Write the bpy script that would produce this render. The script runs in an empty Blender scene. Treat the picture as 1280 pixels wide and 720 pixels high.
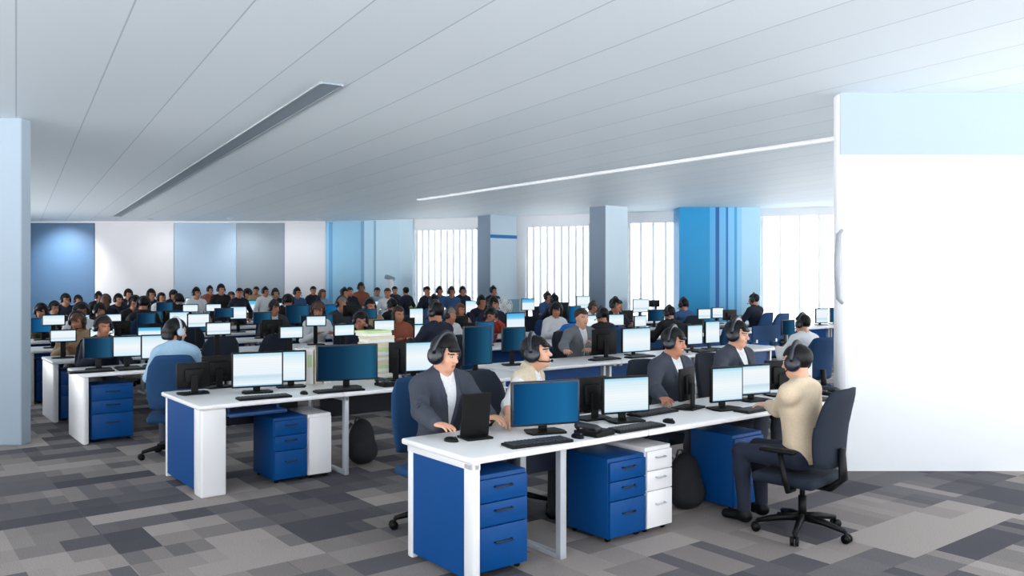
import bpy, bmesh, math, random
import numpy as np
from mathutils import Vector, Matrix

random.seed(7)
PI = math.pi
SC = bpy.context.scene
COL = SC.collection

# ------------------------------------------------------------------ camera frame -> world
F = 1050.0          # focal length in pixels of the 1280x720 frame
HZ = 347.0          # horizon row
EYE = 1.75
CEIL = 3.42
DESK = 0.74


def at(px, py, z):
    """ground-plane style unprojection: world point at height z seen at pixel (px,py)"""
    D = F * (EYE - z) / (py - HZ)
    return Vector(((px - 640) / F * D, D, z))


U1 = Vector((0.79, 0.613, 0)).normalized()
U2 = Vector((-U1.y, U1.x, 0))
A0 = Vector((-0.222, 4.67, 0))
YAW = math.atan2(U1.y, U1.x)


def G(t, v, z=0.0):
    return A0 + U1 * t + U2 * v + Vector((0, 0, z))


def tv(p):
    d = Vector((p[0] - A0.x, p[1] - A0.y, 0))
    return d.dot(U1), d.dot(U2)


def ray_v(px, v):
    """t of the point in row offset v that is seen in pixel column px"""
    k = (px - 640) / F
    b = A0 + U2 * v
    return (k * b.y - b.x) / (U1.x - k * U1.y)


# ------------------------------------------------------------------ materials
def s2l(c):
    return tuple(((x / 255) / 12.92 if x / 255 <= 0.04045 else ((x / 255 + 0.055) / 1.055) ** 2.4) for x in c)


MATS = {}


def mat(name, rgb, rough=0.5, metal=0.0, var=0.06, scale=40.0, bump=0.0, spec=0.5, sheen=0.0):
    if name in MATS:
        return MATS[name]
    m = bpy.data.materials.new(name)
    m.use_nodes = True
    nt = m.node_tree
    b = nt.nodes['Principled BSDF']
    b.inputs['Roughness'].default_value = rough
    b.inputs['Metallic'].default_value = metal
    b.inputs['Specular IOR Level'].default_value = spec
    if sheen:
        b.inputs['Sheen Weight'].default_value = sheen
    c = s2l(rgb)
    tc = nt.nodes.new('ShaderNodeTexCoord')
    nz = nt.nodes.new('ShaderNodeTexNoise')
    nz.inputs['Scale'].default_value = scale
    nz.inputs['Detail'].default_value = 4
    nt.links.new(tc.outputs['Object'], nz.inputs['Vector'])
    mx = nt.nodes.new('ShaderNodeMix')
    mx.data_type = 'RGBA'
    mx.inputs[6].default_value = (*[x * (1 - var) for x in c], 1)
    mx.inputs[7].default_value = (*[min(1, x * (1 + var)) for x in c], 1)
    nt.links.new(nz.outputs['Fac'], mx.inputs[0])
    nt.links.new(mx.outputs[2], b.inputs['Base Color'])
    if bump:
        bp = nt.nodes.new('ShaderNodeBump')
        bp.inputs['Strength'].default_value = bump
        bp.inputs['Distance'].default_value = 0.004
        nt.links.new(nz.outputs['Fac'], bp.inputs['Height'])
        nt.links.new(bp.outputs['Normal'], b.inputs['Normal'])
    MATS[name] = m
    return m


def screen_mat(name, kind):
    """what a lit display shows; local x across, z up, both normalised -0.5..0.5 by Generated"""
    m = bpy.data.materials.new(name)
    m.use_nodes = True
    nt = m.node_tree
    nt.nodes.clear()
    out = nt.nodes.new('ShaderNodeOutputMaterial')
    em = nt.nodes.new('ShaderNodeEmission')
    tc = nt.nodes.new('ShaderNodeTexCoord')
    sp = nt.nodes.new('ShaderNodeSeparateXYZ')
    nt.links.new(tc.outputs['Generated'], sp.inputs[0])
    nt.links.new(em.outputs[0], out.inputs[0])
    rp = nt.nodes.new('ShaderNodeValToRGB')
    rp.color_ramp.elements.remove(rp.color_ramp.elements[0])
    if kind == 'white':
        st = [(0.0, (150, 205, 235)), (0.05, (226, 242, 250)), (0.5, (246, 251, 253)), (0.9, (214, 238, 248)), (1.0, (150, 215, 240))]
        src = 'Z'
    elif kind == 'sheet':
        st = [(0.0, (120, 185, 225)), (0.06, (240, 248, 252)), (0.30, (200, 225, 240)), (0.36, (238, 246, 251)), (0.86, (246, 250, 253)), (1.0, (175, 222, 240))]
        src = 'Z'
    elif kind == 'window':
        st = [(0.0, (232, 244, 251)), (0.6, (226, 242, 250)), (0.72, (120, 200, 238)), (1.0, (70, 170, 225))]
        src = 'Z'
    else:
        st = [(0.0, (10, 64, 108)), (0.25, (20, 86, 136)), (0.8, (32, 108, 160)), (1.0, (26, 94, 146))] if kind == 'blue' else \
             [(0.0, (8, 34, 58)), (0.4, (18, 54, 82)), (0.9, (36, 90, 122)), (1.0, (26, 74, 104))]
        src = 'X'
    for i, (p, c) in enumerate(st):
        if i == 0:
            e = rp.color_ramp.elements[0]
            e.position = p
        else:
            e = rp.color_ramp.elements.new(p)
        e.color = (*s2l(c), 1)
    nt.links.new(sp.outputs[src], rp.inputs[0])
    last = rp.outputs[0]
    if kind in ('white', 'sheet'):
        # faint rows of a form
        wv = nt.nodes.new('ShaderNodeTexWave')
        wv.bands_direction = 'Z'
        wv.inputs['Scale'].default_value = 4.2
        wv.inputs['Distortion'].default_value = 1.5
        nt.links.new(tc.outputs['Generated'], wv.inputs['Vector'])
        mx = nt.nodes.new('ShaderNodeMix')
        mx.data_type = 'RGBA'
        mx.blend_type = 'MULTIPLY'
        mx.inputs[7].default_value = (0.86, 0.93, 0.97, 1)
        r2 = nt.nodes.new('ShaderNodeMath')
        r2.operation = 'MULTIPLY'
        r2.inputs[1].default_value = 0.5
        nt.links.new(wv.outputs['Fac'], r2.inputs[0])
        nt.links.new(r2.outputs[0], mx.inputs[0])
        nt.links.new(last, mx.inputs[6])
        last = mx.outputs[2]
    nt.links.new(last, em.inputs['Color'])
    em.inputs['Strength'].default_value = 1.0 if kind in ('white', 'sheet', 'window') else 0.95
    MATS[name] = m
    return m


M_white = mat('white_laminate', (236, 235, 236), 0.35, var=0.015, scale=6)
M_whitepaint = mat('white_paint', (232, 233, 236), 0.6, var=0.015, scale=3)
M_silver = mat('silver_metal', (196, 200, 206), 0.35, metal=0.35, var=0.03)
M_blue = mat('blue_laminate', (0, 70, 134), 0.45, var=0.03, scale=5, spec=0.22)
M_bluefab = mat('blue_fabric', (8, 58, 100), 0.85, var=0.15, scale=220, bump=0.3)
M_bluebright = mat('bright_blue_fabric', (24, 108, 190), 0.8, var=0.12, scale=220, bump=0.3)
M_navyfab = mat('navy_fabric', (11, 25, 42), 0.85, var=0.18, scale=220, bump=0.3)
M_black = mat('black_plastic', (5, 6, 8), 0.5, var=0.1, spec=0.22)
M_darkplastic = mat('dark_navy_plastic', (9, 18, 34), 0.4, var=0.1)
M_blackgrey = mat('charcoal_plastic', (38, 41, 48), 0.45, var=0.1)
M_key = mat('key_plastic', (46, 49, 56), 0.5, var=0.1)
M_greyplastic = mat('grey_plastic', (150, 156, 162), 0.45, var=0.05)
M_paper = mat('paper', (236, 236, 232), 0.8, var=0.03, scale=14)
M_papercream = mat('cream_paper', (222, 214, 186), 0.8, var=0.08, scale=14)
M_papergreen = mat('pale_green_paper', (196, 220, 160), 0.8, var=0.1, scale=14)
S_white = screen_mat('white_screen', 'white')
S_sheet = screen_mat('spreadsheet_screen', 'sheet')
S_window = screen_mat('window_screen', 'window')
S_blue = screen_mat('blue_screen', 'blue')
S_dark = screen_mat('dark_blue_screen', 'dark')
SKIN = [mat('skin_light', (214, 160, 132), 0.5, var=0.05, scale=20), mat('skin_medium', (186, 126, 98), 0.5, var=0.05, scale=20), mat('skin_brown', (128, 82, 60), 0.5, var=0.05, scale=20)]
M_lip = mat('lip', (172, 110, 94), 0.45)
M_eyew = mat('eye_white', (168, 160, 154), 0.35)
M_iris = mat('iris', (34, 22, 18), 0.2)
HAIR = {'black': mat('black_hair', (7, 7, 10), 0.5, var=0.35, scale=90, bump=0.5, spec=0.3),
        'dark brown': mat('dark_brown_hair', (42, 28, 22), 0.5, var=0.3, scale=90, bump=0.5),
        'brown': mat('brown_hair', (92, 56, 36), 0.5, var=0.3, scale=90, bump=0.5),
        'grey': mat('grey_hair', (128, 120, 114), 0.5, var=0.25, scale=90, bump=0.5)}
CLOTH = {}
for n, c in {'navy': (20, 28, 48), 'black': (22, 23, 28), 'white': (228, 229, 232), 'grey': (112, 116, 122), 'charcoal': (58, 62, 72),
             'slate grey': (58, 63, 76), 'light blue': (150, 182, 206), 'blue': (52, 86, 132), 'olive': (92, 84, 56), 'tan': (176, 146, 112),
             'cream': (212, 198, 172), 'rust': (150, 82, 60), 'red': (176, 56, 44), 'beige': (206, 186, 160)}.items():
    CLOTH[n] = mat(n.replace(' ', '_') + '_cloth', c, 0.85, var=0.14, scale=60, bump=0.35)
M_headset = mat('headset_navy', (11, 18, 32), 0.3, var=0.1)
M_headsetpale = mat('headset_pale', (176, 190, 204), 0.35, var=0.05)
M_cushion = mat('ear_cushion', (30, 32, 40), 0.8)


# ------------------------------------------------------------------ object helpers
def tag(o, label=None, cat=None, group=None, kind=None):
    if label:
        o['label'] = label
    if cat:
        o['category'] = cat
    if group:
        o['group'] = group
    if kind:
        o['kind'] = kind
    return o


def empty(name, loc, rz=0.0):
    o = bpy.data.objects.new(name, None)
    o.empty_display_size = 0.1
    o.location = loc
    o.rotation_euler = (0, 0, rz)
    COL.objects.link(o)
    return o


def ob(name, me, parent=None, mats=None, loc=None, rot=None):
    o = bpy.data.objects.new(name, me)
    COL.objects.link(o)
    if parent is not None:
        o.parent = parent
    if loc is not None:
        o.location = loc
    if rot is not None:
        o.rotation_euler = rot
    if mats:
        for i, m in enumerate(mats):
            if m is None or i >= len(o.material_slots):
                continue
            if o.material_slots[i].material is not m:
                o.material_slots[i].link = 'OBJECT'
                o.material_slots[i].material = m
    return o


class MB:
    """collects shapes in one bmesh"""

    def __init__(self):
        self.bm = bmesh.new()

    def _merge(self, b, M=None, mi=0, smooth=False):
        if M is not None:
            bmesh.ops.transform(b, matrix=M, verts=b.verts)
        vm = {}
        for v in b.verts:
            vm[v] = self.bm.verts.new(v.co)
        for f in b.faces:
            try:
                nf = self.bm.faces.new([vm[v] for v in f.verts])
                nf.material_index = mi
                nf.smooth = smooth
            except ValueError:
                pass
        b.free()

    def box(self, lo, hi, bev=0.0, seg=2, M=None, mi=0, smooth=False):
        b = bmesh.new()
        bmesh.ops.create_cube(b, size=1)
        sx, sy, sz = [max(hi[i] - lo[i], 1e-4) for i in range(3)]
        c = [(hi[i] + lo[i]) / 2 for i in range(3)]
        bmesh.ops.transform(b, matrix=Matrix.Translation(c) @ Matrix.Diagonal((sx, sy, sz, 1)), verts=b.verts)
        if bev > 0:
            bev = min(bev, 0.49 * min(sx, sy, sz))
            bmesh.ops.bevel(b, geom=list(b.edges), offset=bev, segments=seg, profile=0.5, affect='EDGES')
        self._merge(b, M, mi, smooth)
        return self

    def prism(self, pts, z0, z1, bev=0.0, M=None, mi=0, seg=2):
        """extrude a plan polygon"""
        b = bmesh.new()
        lo = [b.verts.new((p[0], p[1], z0)) for p in pts]
        hi = [b.verts.new((p[0], p[1], z1)) for p in pts]
        b.faces.new(list(reversed(lo)))
        b.faces.new(hi)
        n = len(pts)
        for i in range(n):
            b.faces.new((lo[i], lo[(i + 1) % n], hi[(i + 1) % n], hi[i]))
        bmesh.ops.recalc_face_normals(b, faces=b.faces)
        if bev:
            bmesh.ops.bevel(b, geom=list(b.edges), offset=bev, segments=seg, profile=0.5, affect='EDGES')
        self._merge(b, M, mi)
        return self

    def cyl(self, p0, p1, r0, r1=None, n=14, mi=0, cap=True):
        r1 = r0 if r1 is None else r1
        return self.tube([p0, p1], [r0, r1], n, mi, cap)

    def tube(self, pts, rs, n=10, mi=0, cap=True, flat=1.0):
        pts = [Vector(p) for p in pts]
        if not hasattr(rs, '__len__'):
            rs = [rs] * len(pts)
        b = bmesh.new()
        rings = []
        ref = None
        for i, p in enumerate(pts):
            d = (pts[min(i + 1, len(pts) - 1)] - pts[max(i - 1, 0)]).normalized()
            if ref is None:
                ref = Vector((0, 0, 1)) if abs(d.z) < 0.9 else Vector((0, 1, 0))
            a = ref - d * ref.dot(d)
            a.normalize()
            ref = a
            c = d.cross(a)
            rings.append([b.verts.new(p + (a * math.cos(2 * PI * k / n) + c * math.sin(2 * PI * k / n) * flat) * rs[i]) for k in range(n)])
        for i in range(len(rings) - 1):
            for k in range(n):
                b.faces.new((rings[i][k], rings[i][(k + 1) % n], rings[i + 1][(k + 1) % n], rings[i + 1][k]))
        if cap:
            b.faces.new(list(reversed(rings[0])))
            b.faces.new(rings[-1])
        bmesh.ops.recalc_face_normals(b, faces=b.faces)
        self._merge(b, None, mi, True)
        return self

    def lathe(self, prof, n=16, M=None, mi=0):
        b = bmesh.new()
        rings = []
        for r, z in prof:
            rings.append([b.verts.new((r * math.cos(2 * PI * k / n), r * math.sin(2 * PI * k / n), z)) for k in range(n)])
        for i in range(len(rings) - 1):
            for k in range(n):
                b.faces.new((rings[i][k], rings[i][(k + 1) % n], rings[i + 1][(k + 1) % n], rings[i + 1][k]))
        b.faces.new(list(reversed(rings[0])))
        b.faces.new(rings[-1])
        bmesh.ops.recalc_face_normals(b, faces=b.faces)
        self._merge(b, M, mi, True)
        return self

    def ball(self, c, r, n=12, mi=0, sc=(1, 1, 1)):
        b = bmesh.new()
        bmesh.ops.create_uvsphere(b, u_segments=n, v_segments=max(6, n * 2 // 3), radius=1)
        self._merge(b, Matrix.Translation(c) @ Matrix.Diagonal((r * sc[0], r * sc[1], r * sc[2], 1)), mi, True)
        return self

    def mesh(self, name, *mats):
        me = bpy.data.meshes.new(name)
        self.bm.to_mesh(me)
        self.bm.free()
        for m in mats:
            me.materials.append(m)
        return me


def auto_smooth(me, ang=40):
    try:
        me.set_sharp_from_angle(angle=math.radians(ang))
    except Exception:
        pass
    return me


# ------------------------------------------------------------------ implicit surfaces for people
def rx(a):
    c, s = math.cos(a), math.sin(a)
    return np.array([[1, 0, 0], [0, c, -s], [0, s, c]])


def ry(a):
    c, s = math.cos(a), math.sin(a)
    return np.array([[c, 0, s], [0, 1, 0], [-s, 0, c]])


def rz(a):
    c, s = math.cos(a), math.sin(a)
    return np.array([[c, -s, 0], [s, c, 0], [0, 0, 1]])


I3 = np.eye(3)


class Field:
    def __init__(self, prims, h, infl=0.0, pad=0.03):
        self.h = h
        lo = np.full(3, 1e9)
        hi = np.full(3, -1e9)
        for p in prims:
            if p[0][0] == '-':
                continue
            a, b = self.bbox(p, infl)
            lo = np.minimum(lo, a)
            hi = np.maximum(hi, b)
        lo -= pad
        hi += pad
        self.o = lo
        n = np.ceil((hi - lo) / h).astype(int) + 2
        self.d = np.full(n, 0.15, np.float32)
        self.ax = [(lo[i] + np.arange(n[i]) * h).astype(np.float32) for i in range(3)]
        for p in prims:
            self.add(p, infl)

    @staticmethod
    def bbox(p, infl):
        if p[0].endswith('c'):
            r = max(p[3], p[4]) + infl
            return np.minimum(p[1], p[2]) - r, np.maximum(p[1], p[2]) + r
        r = max(p[2]) + infl
        return np.asarray(p[1]) - r, np.asarray(p[1]) + r

    def add(self, p, infl):
        sub = p[0][0] == '-'
        k = p[-1]
        a, b = self.bbox(p, infl if not sub else 0)
        m = k + 3 * self.h + 0.02
        sl = []
        for i in range(3):
            i0 = max(0, int((a[i] - m - self.o[i]) / self.h))
            i1 = min(self.d.shape[i], int((b[i] + m - self.o[i]) / self.h) + 2)
            if i1 <= i0:
                return
            sl.append(slice(i0, i1))
        X = self.ax[0][sl[0]][:, None, None]
        Y = self.ax[1][sl[1]][None, :, None]
        Z = self.ax[2][sl[2]][None, None, :]
        inf = 0 if sub else infl
        if p[0].endswith('c'):
            A, B = np.asarray(p[1], float), np.asarray(p[2], float)
            ab = B - A
            L = float(ab @ ab) + 1e-9
            t = np.clip(((X - A[0]) * ab[0] + (Y - A[1]) * ab[1] + (Z - A[2]) * ab[2]) / L, 0, 1)
            d = np.sqrt((X - A[0] - t * ab[0]) ** 2 + (Y - A[1] - t * ab[1]) ** 2 + (Z - A[2] - t * ab[2]) ** 2) - (p[3] + (p[4] - p[3]) * t + inf)
        else:
            C, r, R = p[1], np.asarray(p[2]) + inf, p[3]
            x, y, z = X - C[0], Y - C[1], Z - C[2]
            q = [R[0, j] * x + R[1, j] * y + R[2, j] * z for j in range(3)]
            k0 = np.sqrt(sum((q[j] / r[j]) ** 2 for j in range(3)))
            k1 = np.sqrt(sum((q[j] / r[j] ** 2) ** 2 for j in range(3))) + 1e-6
            d = k0 * (k0 - 1) / k1
        cur = self.d[tuple(sl)]
        if sub:
            d = -d
            hh = np.clip(0.5 - 0.5 * (cur - d) / k, 0, 1)      # smooth max
            self.d[tuple(sl)] = cur + (d - cur) * hh + k * hh * (1 - hh)
        else:
            hh = np.clip(0.5 + 0.5 * (cur - d) / k, 0, 1)
            self.d[tuple(sl)] = cur + (d - cur) * hh - k * hh * (1 - hh)

    def coords(self):
        return self.ax[0][:, None, None], self.ax[1][None, :, None], self.ax[2][None, None, :]

    def cut(self, e):
        """keep where e < 0"""
        self.d = np.maximum(self.d, e).astype(np.float32)

    def polys(self):
        d, h, o = self.d, self.h, self.o
        # outer shell stays outside
        d[0], d[-1], d[:, 0], d[:, -1], d[:, :, 0], d[:, :, -1] = [0.05] * 6
        s = d < 0
        n = d.shape
        cnt = np.zeros((n[0] - 1, n[1] - 1, n[2] - 1), np.int8)
        for i in (0, 1):
            for j in (0, 1):
                for k in (0, 1):
                    cnt += s[i:n[0] - 1 + i, j:n[1] - 1 + j, k:n[2] - 1 + k]
        mask = (cnt > 0) & (cnt < 8)
        ci = np.argwhere(mask)
        idx = np.full(mask.shape, -1, np.int64)
        idx[mask] = np.arange(len(ci))
        acc = np.zeros((len(ci), 3))
        num = np.zeros(len(ci))
        corners = [(i, j, k) for i in (0, 1) for j in (0, 1) for k in (0, 1)]
        val = {c: d[ci[:, 0] + c[0], ci[:, 1] + c[1], ci[:, 2] + c[2]] for c in corners}
        for c in corners:
            for a in range(3):
                if c[a] == 0:
                    e = list(c)
                    e[a] = 1
                    e = tuple(e)
                    va, vb = val[c], val[e]
                    x = (va < 0) != (vb < 0)
                    t = np.where(x, va / np.where(x, va - vb, 1), 0)
                    p = np.tile(np.array(c, float), (len(ci), 1))
                    p[:, a] = t
                    acc += p * x[:, None]
                    num += x
        V = (ci + acc / num[:, None]) * h + o
        quads = []
        for a in range(3):
            b, c = (a + 1) % 3, (a + 2) % 3
            sl0 = [slice(None)] * 3
            sl1 = [slice(None)] * 3
            sl0[a] = slice(0, n[a] - 1)
            sl1[a] = slice(1, n[a])
            cr = s[tuple(sl0)] != s[tuple(sl1)]
            e = np.argwhere(cr)
            e = e[(e[:, b] > 0) & (e[:, c] > 0) & (e[:, b] < n[b] - 1) & (e[:, c] < n[c] - 1)]
            flip = s[tuple(sl0)][e[:, 0], e[:, 1], e[:, 2]]

            def cell(db, dc):
                q = e.copy()
                q[:, b] += db
                q[:, c] += dc
                return idx[q[:, 0], q[:, 1], q[:, 2]]
            q = np.stack([cell(-1, -1), cell(0, -1), cell(0, 0), cell(-1, 0)], 1)
            q[~flip] = q[~flip][:, ::-1]
            quads.append(q)
        Q = np.concatenate(quads)
        Q = Q[(Q >= 0).all(1)]
        return V, Q

    def mesh(self, name, *mats, relax=1):
        V, Q = self.polys()
        for _ in range(relax):                       # even out the stair steps
            S = np.zeros_like(V)
            N = np.zeros(len(V))
            for i in range(4):
                a, b = Q[:, i], Q[:, (i + 1) % 4]
                np.add.at(S, a, V[b])
                np.add.at(N, a, 1)
                np.add.at(S, b, V[a])
                np.add.at(N, b, 1)
            V = V * 0.5 + 0.5 * S / np.maximum(N, 1)[:, None]
        me = bpy.data.meshes.new(name)
        me.vertices.add(len(V))
        me.vertices.foreach_set('co', V.astype(np.float32).ravel())
        me.loops.add(len(Q) * 4)
        me.loops.foreach_set('vertex_index', Q.astype(np.int32).ravel())
        me.polygons.add(len(Q))
        me.polygons.foreach_set('loop_start', np.arange(0, len(Q) * 4, 4, dtype=np.int32))
        me.polygons.foreach_set('loop_total', np.full(len(Q), 4, dtype=np.int32))
        me.update(calc_edges=True)
        me.polygons.foreach_set('use_smooth', np.ones(len(Q), dtype=bool))
        for m in mats:
            me.materials.append(m)
        return me, V, Q


def unit(v):
    v = np.asarray(v, float)
    return v / (np.linalg.norm(v) + 1e-9)


def ik(S, W, l1, l2, pole):
    S, W = np.asarray(S, float), np.asarray(W, float)
    d = W - S
    L = np.linalg.norm(d)
    if L > l1 + l2 - 0.012:
        W = S + d / L * (l1 + l2 - 0.012)
        L = l1 + l2 - 0.012
    u = unit(W - S)
    a = (l1 * l1 - l2 * l2 + L * L) / (2 * L)
    hgt = math.sqrt(max(l1 * l1 - a * a, 0))
    p = np.asarray(pole, float)
    p = unit(p - u * (p @ u))
    return S + u * a + p * hgt, W


def build_person(p):
    """meshes of one figure, facing -y, hips above the origin. Returns a dict for place_person."""
    h = p.get('h', 0.012)
    fem = p.get('female', False)
    lean, twist = p.get('lean', 0.1), p.get('twist', 0.0)
    stand = p.get('stand', False)
    P = np.array([0, 0, 0.93 if stand else 0.56])
    Rt = rz(twist) @ rx(lean)

    def T(x, f, t):
        return P + Rt @ np.array([x, -f, t])
    sw = 0.165 if fem else 0.185
    bw = 0.92 if fem else 1.0
    torso = [('e', T(0, 0, 0.0), (0.165, 0.125, 0.11), Rt, 0.05),
             ('e', T(0, 0.01, 0.15), (0.140 * bw, 0.108, 0.15), Rt, 0.06),
             ('e', T(0, 0.012, 0.33), (0.162 * bw, 0.118, 0.17), Rt, 0.06),
             ('c', T(-sw + 0.03, -0.005, 0.455), T(sw - 0.03, -0.005, 0.455), 0.066, 0.066, 0.05),
             ('c', T(-0.10, -0.02, 0.49), T(0, -0.015, 0.54), 0.040, 0.050, 0.04),
             ('c', T(0.10, -0.02, 0.49), T(0, -0.015, 0.54), 0.040, 0.050, 0.04)]
    if fem:
        torso += [('e', T(-0.07, 0.10, 0.33), (0.06, 0.05, 0.06), Rt, 0.04), ('e', T(0.07, 0.10, 0.33), (0.06, 0.05, 0.06), Rt, 0.04)]
    N = T(0, -0.005, 0.535)
    Rh = rz(p.get('head_yaw', 0)) @ rx(p.get('head_pitch', 0.1)) @ ry(p.get('head_roll', 0))
    Hc = N + 0.5 * (Rt @ np.array([0, 0, 0.12])) + np.array([0, 0, 0.065]) + rz(twist) @ np.array([0, -0.02, 0])

    def H(x, y, z):
        return Hc + Rh @ np.array([x, y, z])

    def he(x, y, z, r, k):
        return ('e', H(x, y, z), r, Rh, k)

    def hc(a, b, ra, rb, k):
        return ('c', H(*a), H(*b), ra, rb, k)
    fine = h < 0.008
    head = [he(0, 0.014, 0.036, (0.074, 0.094, 0.082), 0.02), he(0, -0.016, -0.03, (0.060, 0.073, 0.082), 0.03),
            he(0, -0.056, -0.082, (0.036, 0.030, 0.027), 0.03), he(-0.036, -0.050, -0.028, (0.027, 0.028, 0.030), 0.02),
            he(0.036, -0.050, -0.028, (0.027, 0.028, 0.030), 0.02),
            hc((-0.036, -0.076, 0.026), (0.036, -0.076, 0.026), 0.011, 0.011, 0.02),
            hc((0, -0.084, 0.014), (0, -0.107, -0.022), 0.009, 0.013, 0.012),
            he(-0.012, -0.097, -0.024, (0.010, 0.011, 0.008), 0.008), he(0.012, -0.097, -0.024, (0.010, 0.011, 0.008), 0.008),
            ('-e', H(-0.030, -0.098, 0.010), (0.018, 0.016, 0.011), Rh, 0.010), ('-e', H(0.030, -0.098, 0.010), (0.018, 0.016, 0.011), Rh, 0.010),
            hc((-0.019, -0.081, -0.053), (0.019, -0.081, -0.053), 0.007, 0.007, 0.008), hc((-0.016, -0.082, -0.064), (0.016, -0.082, -0.064), 0.0085, 0.0085, 0.007),
            he(-0.076, 0.010, 0.0, (0.011, 0.022, 0.032), 0.012), he(0.076, 0.010, 0.0, (0.011, 0.022, 0.032), 0.012)]
    nr = 0.048 if fem else 0.055
    neck = [('c', N - Rt @ np.array([0, 0, 0.05]), H(0, 0.018, -0.055), nr + 0.004, nr, 0.03)]
    arms, hands, legs, feet = [], [], [], []
    arm_cut = []
    for sd in (-1, 1):
        S = T(sd * sw, -0.005, 0.44)
        W = p['hand_l'] if sd > 0 else p['hand_r']
        E, W = ik(S, W, 0.285, 0.255, p.get('pole_l' if sd > 0 else 'pole_r', (sd * 0.7, 0.5, -0.8)))
        s_ = 0.92 if fem else 1.0
        arms += [('c', S, E, 0.055 * s_, 0.044 * s_, 0.035), ('c', E, E + (W - E) * 0.35, 0.044 * s_, 0.043 * s_, 0.02), ('c', E + (W - E) * 0.35, W, 0.043 * s_, 0.029 * s_, 0.02)]
        f = unit(W - E)
        hd = p.get('hdir_l' if sd > 0 else 'hdir_r')
        if hd is not None:
            f = unit(hd)
        n = np.array([0, 0, -1.0])
        n = unit(n - f * (n @ f))
        s = np.cross(n, f)                      # lateral
        if (s @ np.array([1, 0, 0])) * sd > 0:   # thumb side points to the body's middle
            s = -s
        R = np.stack([s, f, n], 1)
        hands.append(('e', W + f * 0.048, (0.041, 0.056, 0.017), R, 0.012))
        lens = [0.068, 0.078, 0.072, 0.056]
        curl = p.get('curl', 0.28)
        for i in range(4):
            q = W + f * (0.088 - 0.006 * abs(i - 1.3)) + s * (0.030 - 0.0203 * i)
            ang = curl * 0.5 + 0.05 * i
            spread = (1.5 - i) * 0.05
            for sgi, fr in enumerate((0.45, 0.31, 0.24)):
                dr = unit(f * math.cos(ang) + n * math.sin(ang) + s * spread)
                q2 = q + dr * lens[i] * fr
                hands.append(('c', q, q2, 0.0092 - 0.0008 * sgi, 0.0086 - 0.0008 * sgi, 0.003))
                q = q2
                ang += curl
        q = W + f * 0.022 + s * 0.030
        d1 = unit(f * 0.65 + s * 0.75 + n * 0.25)
        d2 = unit(f * 0.9 + s * 0.35 + n * 0.3)
        hands += [('c', q, q + d1 * 0.040, 0.0145, 0.0110, 0.008), ('c', q + d1 * 0.040, q + d1 * 0.040 + d2 * 0.034, 0.0108, 0.0088, 0.003)]
        hx = 0.09 * sd
        if stand:
            Hp, K, A = P + np.array([hx, 0, -0.04]), np.array([hx * 1.05, -0.02, 0.49]), np.array([hx * 1.1, 0.02, 0.09])
        else:
            kx = p.get('knee', 0.13) * sd
            Hp, K, A = np.array([hx, -0.01, 0.535]), np.array([kx, -0.43, 0.525]), np.array([kx, -0.40 + p.get('foot', 0.0), 0.10])
        legs += [('c', Hp, K, 0.080, 0.055, 0.04), ('c', K, K + (A - K) * 0.35, 0.055, 0.053, 0.02), ('c', K + (A - K) * 0.35, A, 0.053, 0.038, 0.02)]
        feet.append([('c', A + np.array([0, 0.02, -0.055]), A + np.array([sd * 0.012, -0.15, -0.066]), 0.040, 0.032, 0.02), ('c', A + np.array([0, 0.0, -0.06]), A + np.array([0, 0, 0.02]), 0.042, 0.038, 0.02)])
    out = {'parts': [], 'stand': stand}
    D = lambda l, q: [(*x[:3], x[3] - q, x[4] - q, x[5]) if x[0].endswith('c') else (x[0], x[1], tuple(r - q for r in x[2]), x[3], x[4]) for x in l]
    # -- body: one continuous surface
    Fd = Field(D(torso, 0.004) + D(legs, 0.004) + [q for f_ in feet for q in D(f_, 0.006)] + neck + head + arms + hands, h)
    me, V, Q = Fd.mesh('body', SKIN[0], M_lip, HAIR['black'], relax=1)
    C = (V[Q].mean(1) - Hc) @ Rh                # head-local face centres
    mi = np.zeros(len(Q), np.int32)
    lips = (abs(C[:, 0]) < 0.021) & (C[:, 1] < -0.072) & (C[:, 2] < -0.051) & (C[:, 2] > -0.068)
    brow = (abs(abs(C[:, 0]) - 0.031) < 0.021) & (C[:, 1] < -0.06) & (C[:, 2] > 0.022) & (C[:, 2] < 0.031)
    mi[lips] = 1
    mi[brow] = 2
    me.polygons.foreach_set('material_index', mi)
    out['parts'].append(('body', me, ['skin', None, 'hair'], []))
    if fine:
        for sd in (-1, 1):
            b = MB()
            c = Vector(H(sd * 0.030, -0.079, 0.010))
            b.ball(c, 0.0118, 14, 0)
            dirv = Vector(Rh @ np.array([0, -1, -0.05])).normalized()
            b.ball(c + dirv * 0.0056, 0.0074, 10, 1)
            out['parts'].append(('eye', b.mesh('eye', M_eyew, M_iris), [], []))
    # -- hair
    st = p.get('hair', 'short')
    hp = [he(0, 0.016, 0.040, (0.074, 0.094, 0.082), 0.02)]
    Fh = Field(hp, h, infl=0.016)
    X, Y, Z = Fh.coords()
    q = [Rh[0, j] * (X - Hc[0]) + Rh[1, j] * (Y - Hc[1]) + Rh[2, j] * (Z - Hc[2]) for j in range(3)]
    y, z, x = q[1], q[2], np.abs(q[0])
    line = np.where(y < -0.045, 0.052 + 0.25 * x, np.where(y < 0.015, 0.052 + 0.25 * x - (y + 0.045) * 1.1, np.maximum(-0.075, 0.0 - (y - 0.015) * 2.2)))
    Fh.cut((line - z) * 0.7)
    extra = []
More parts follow.
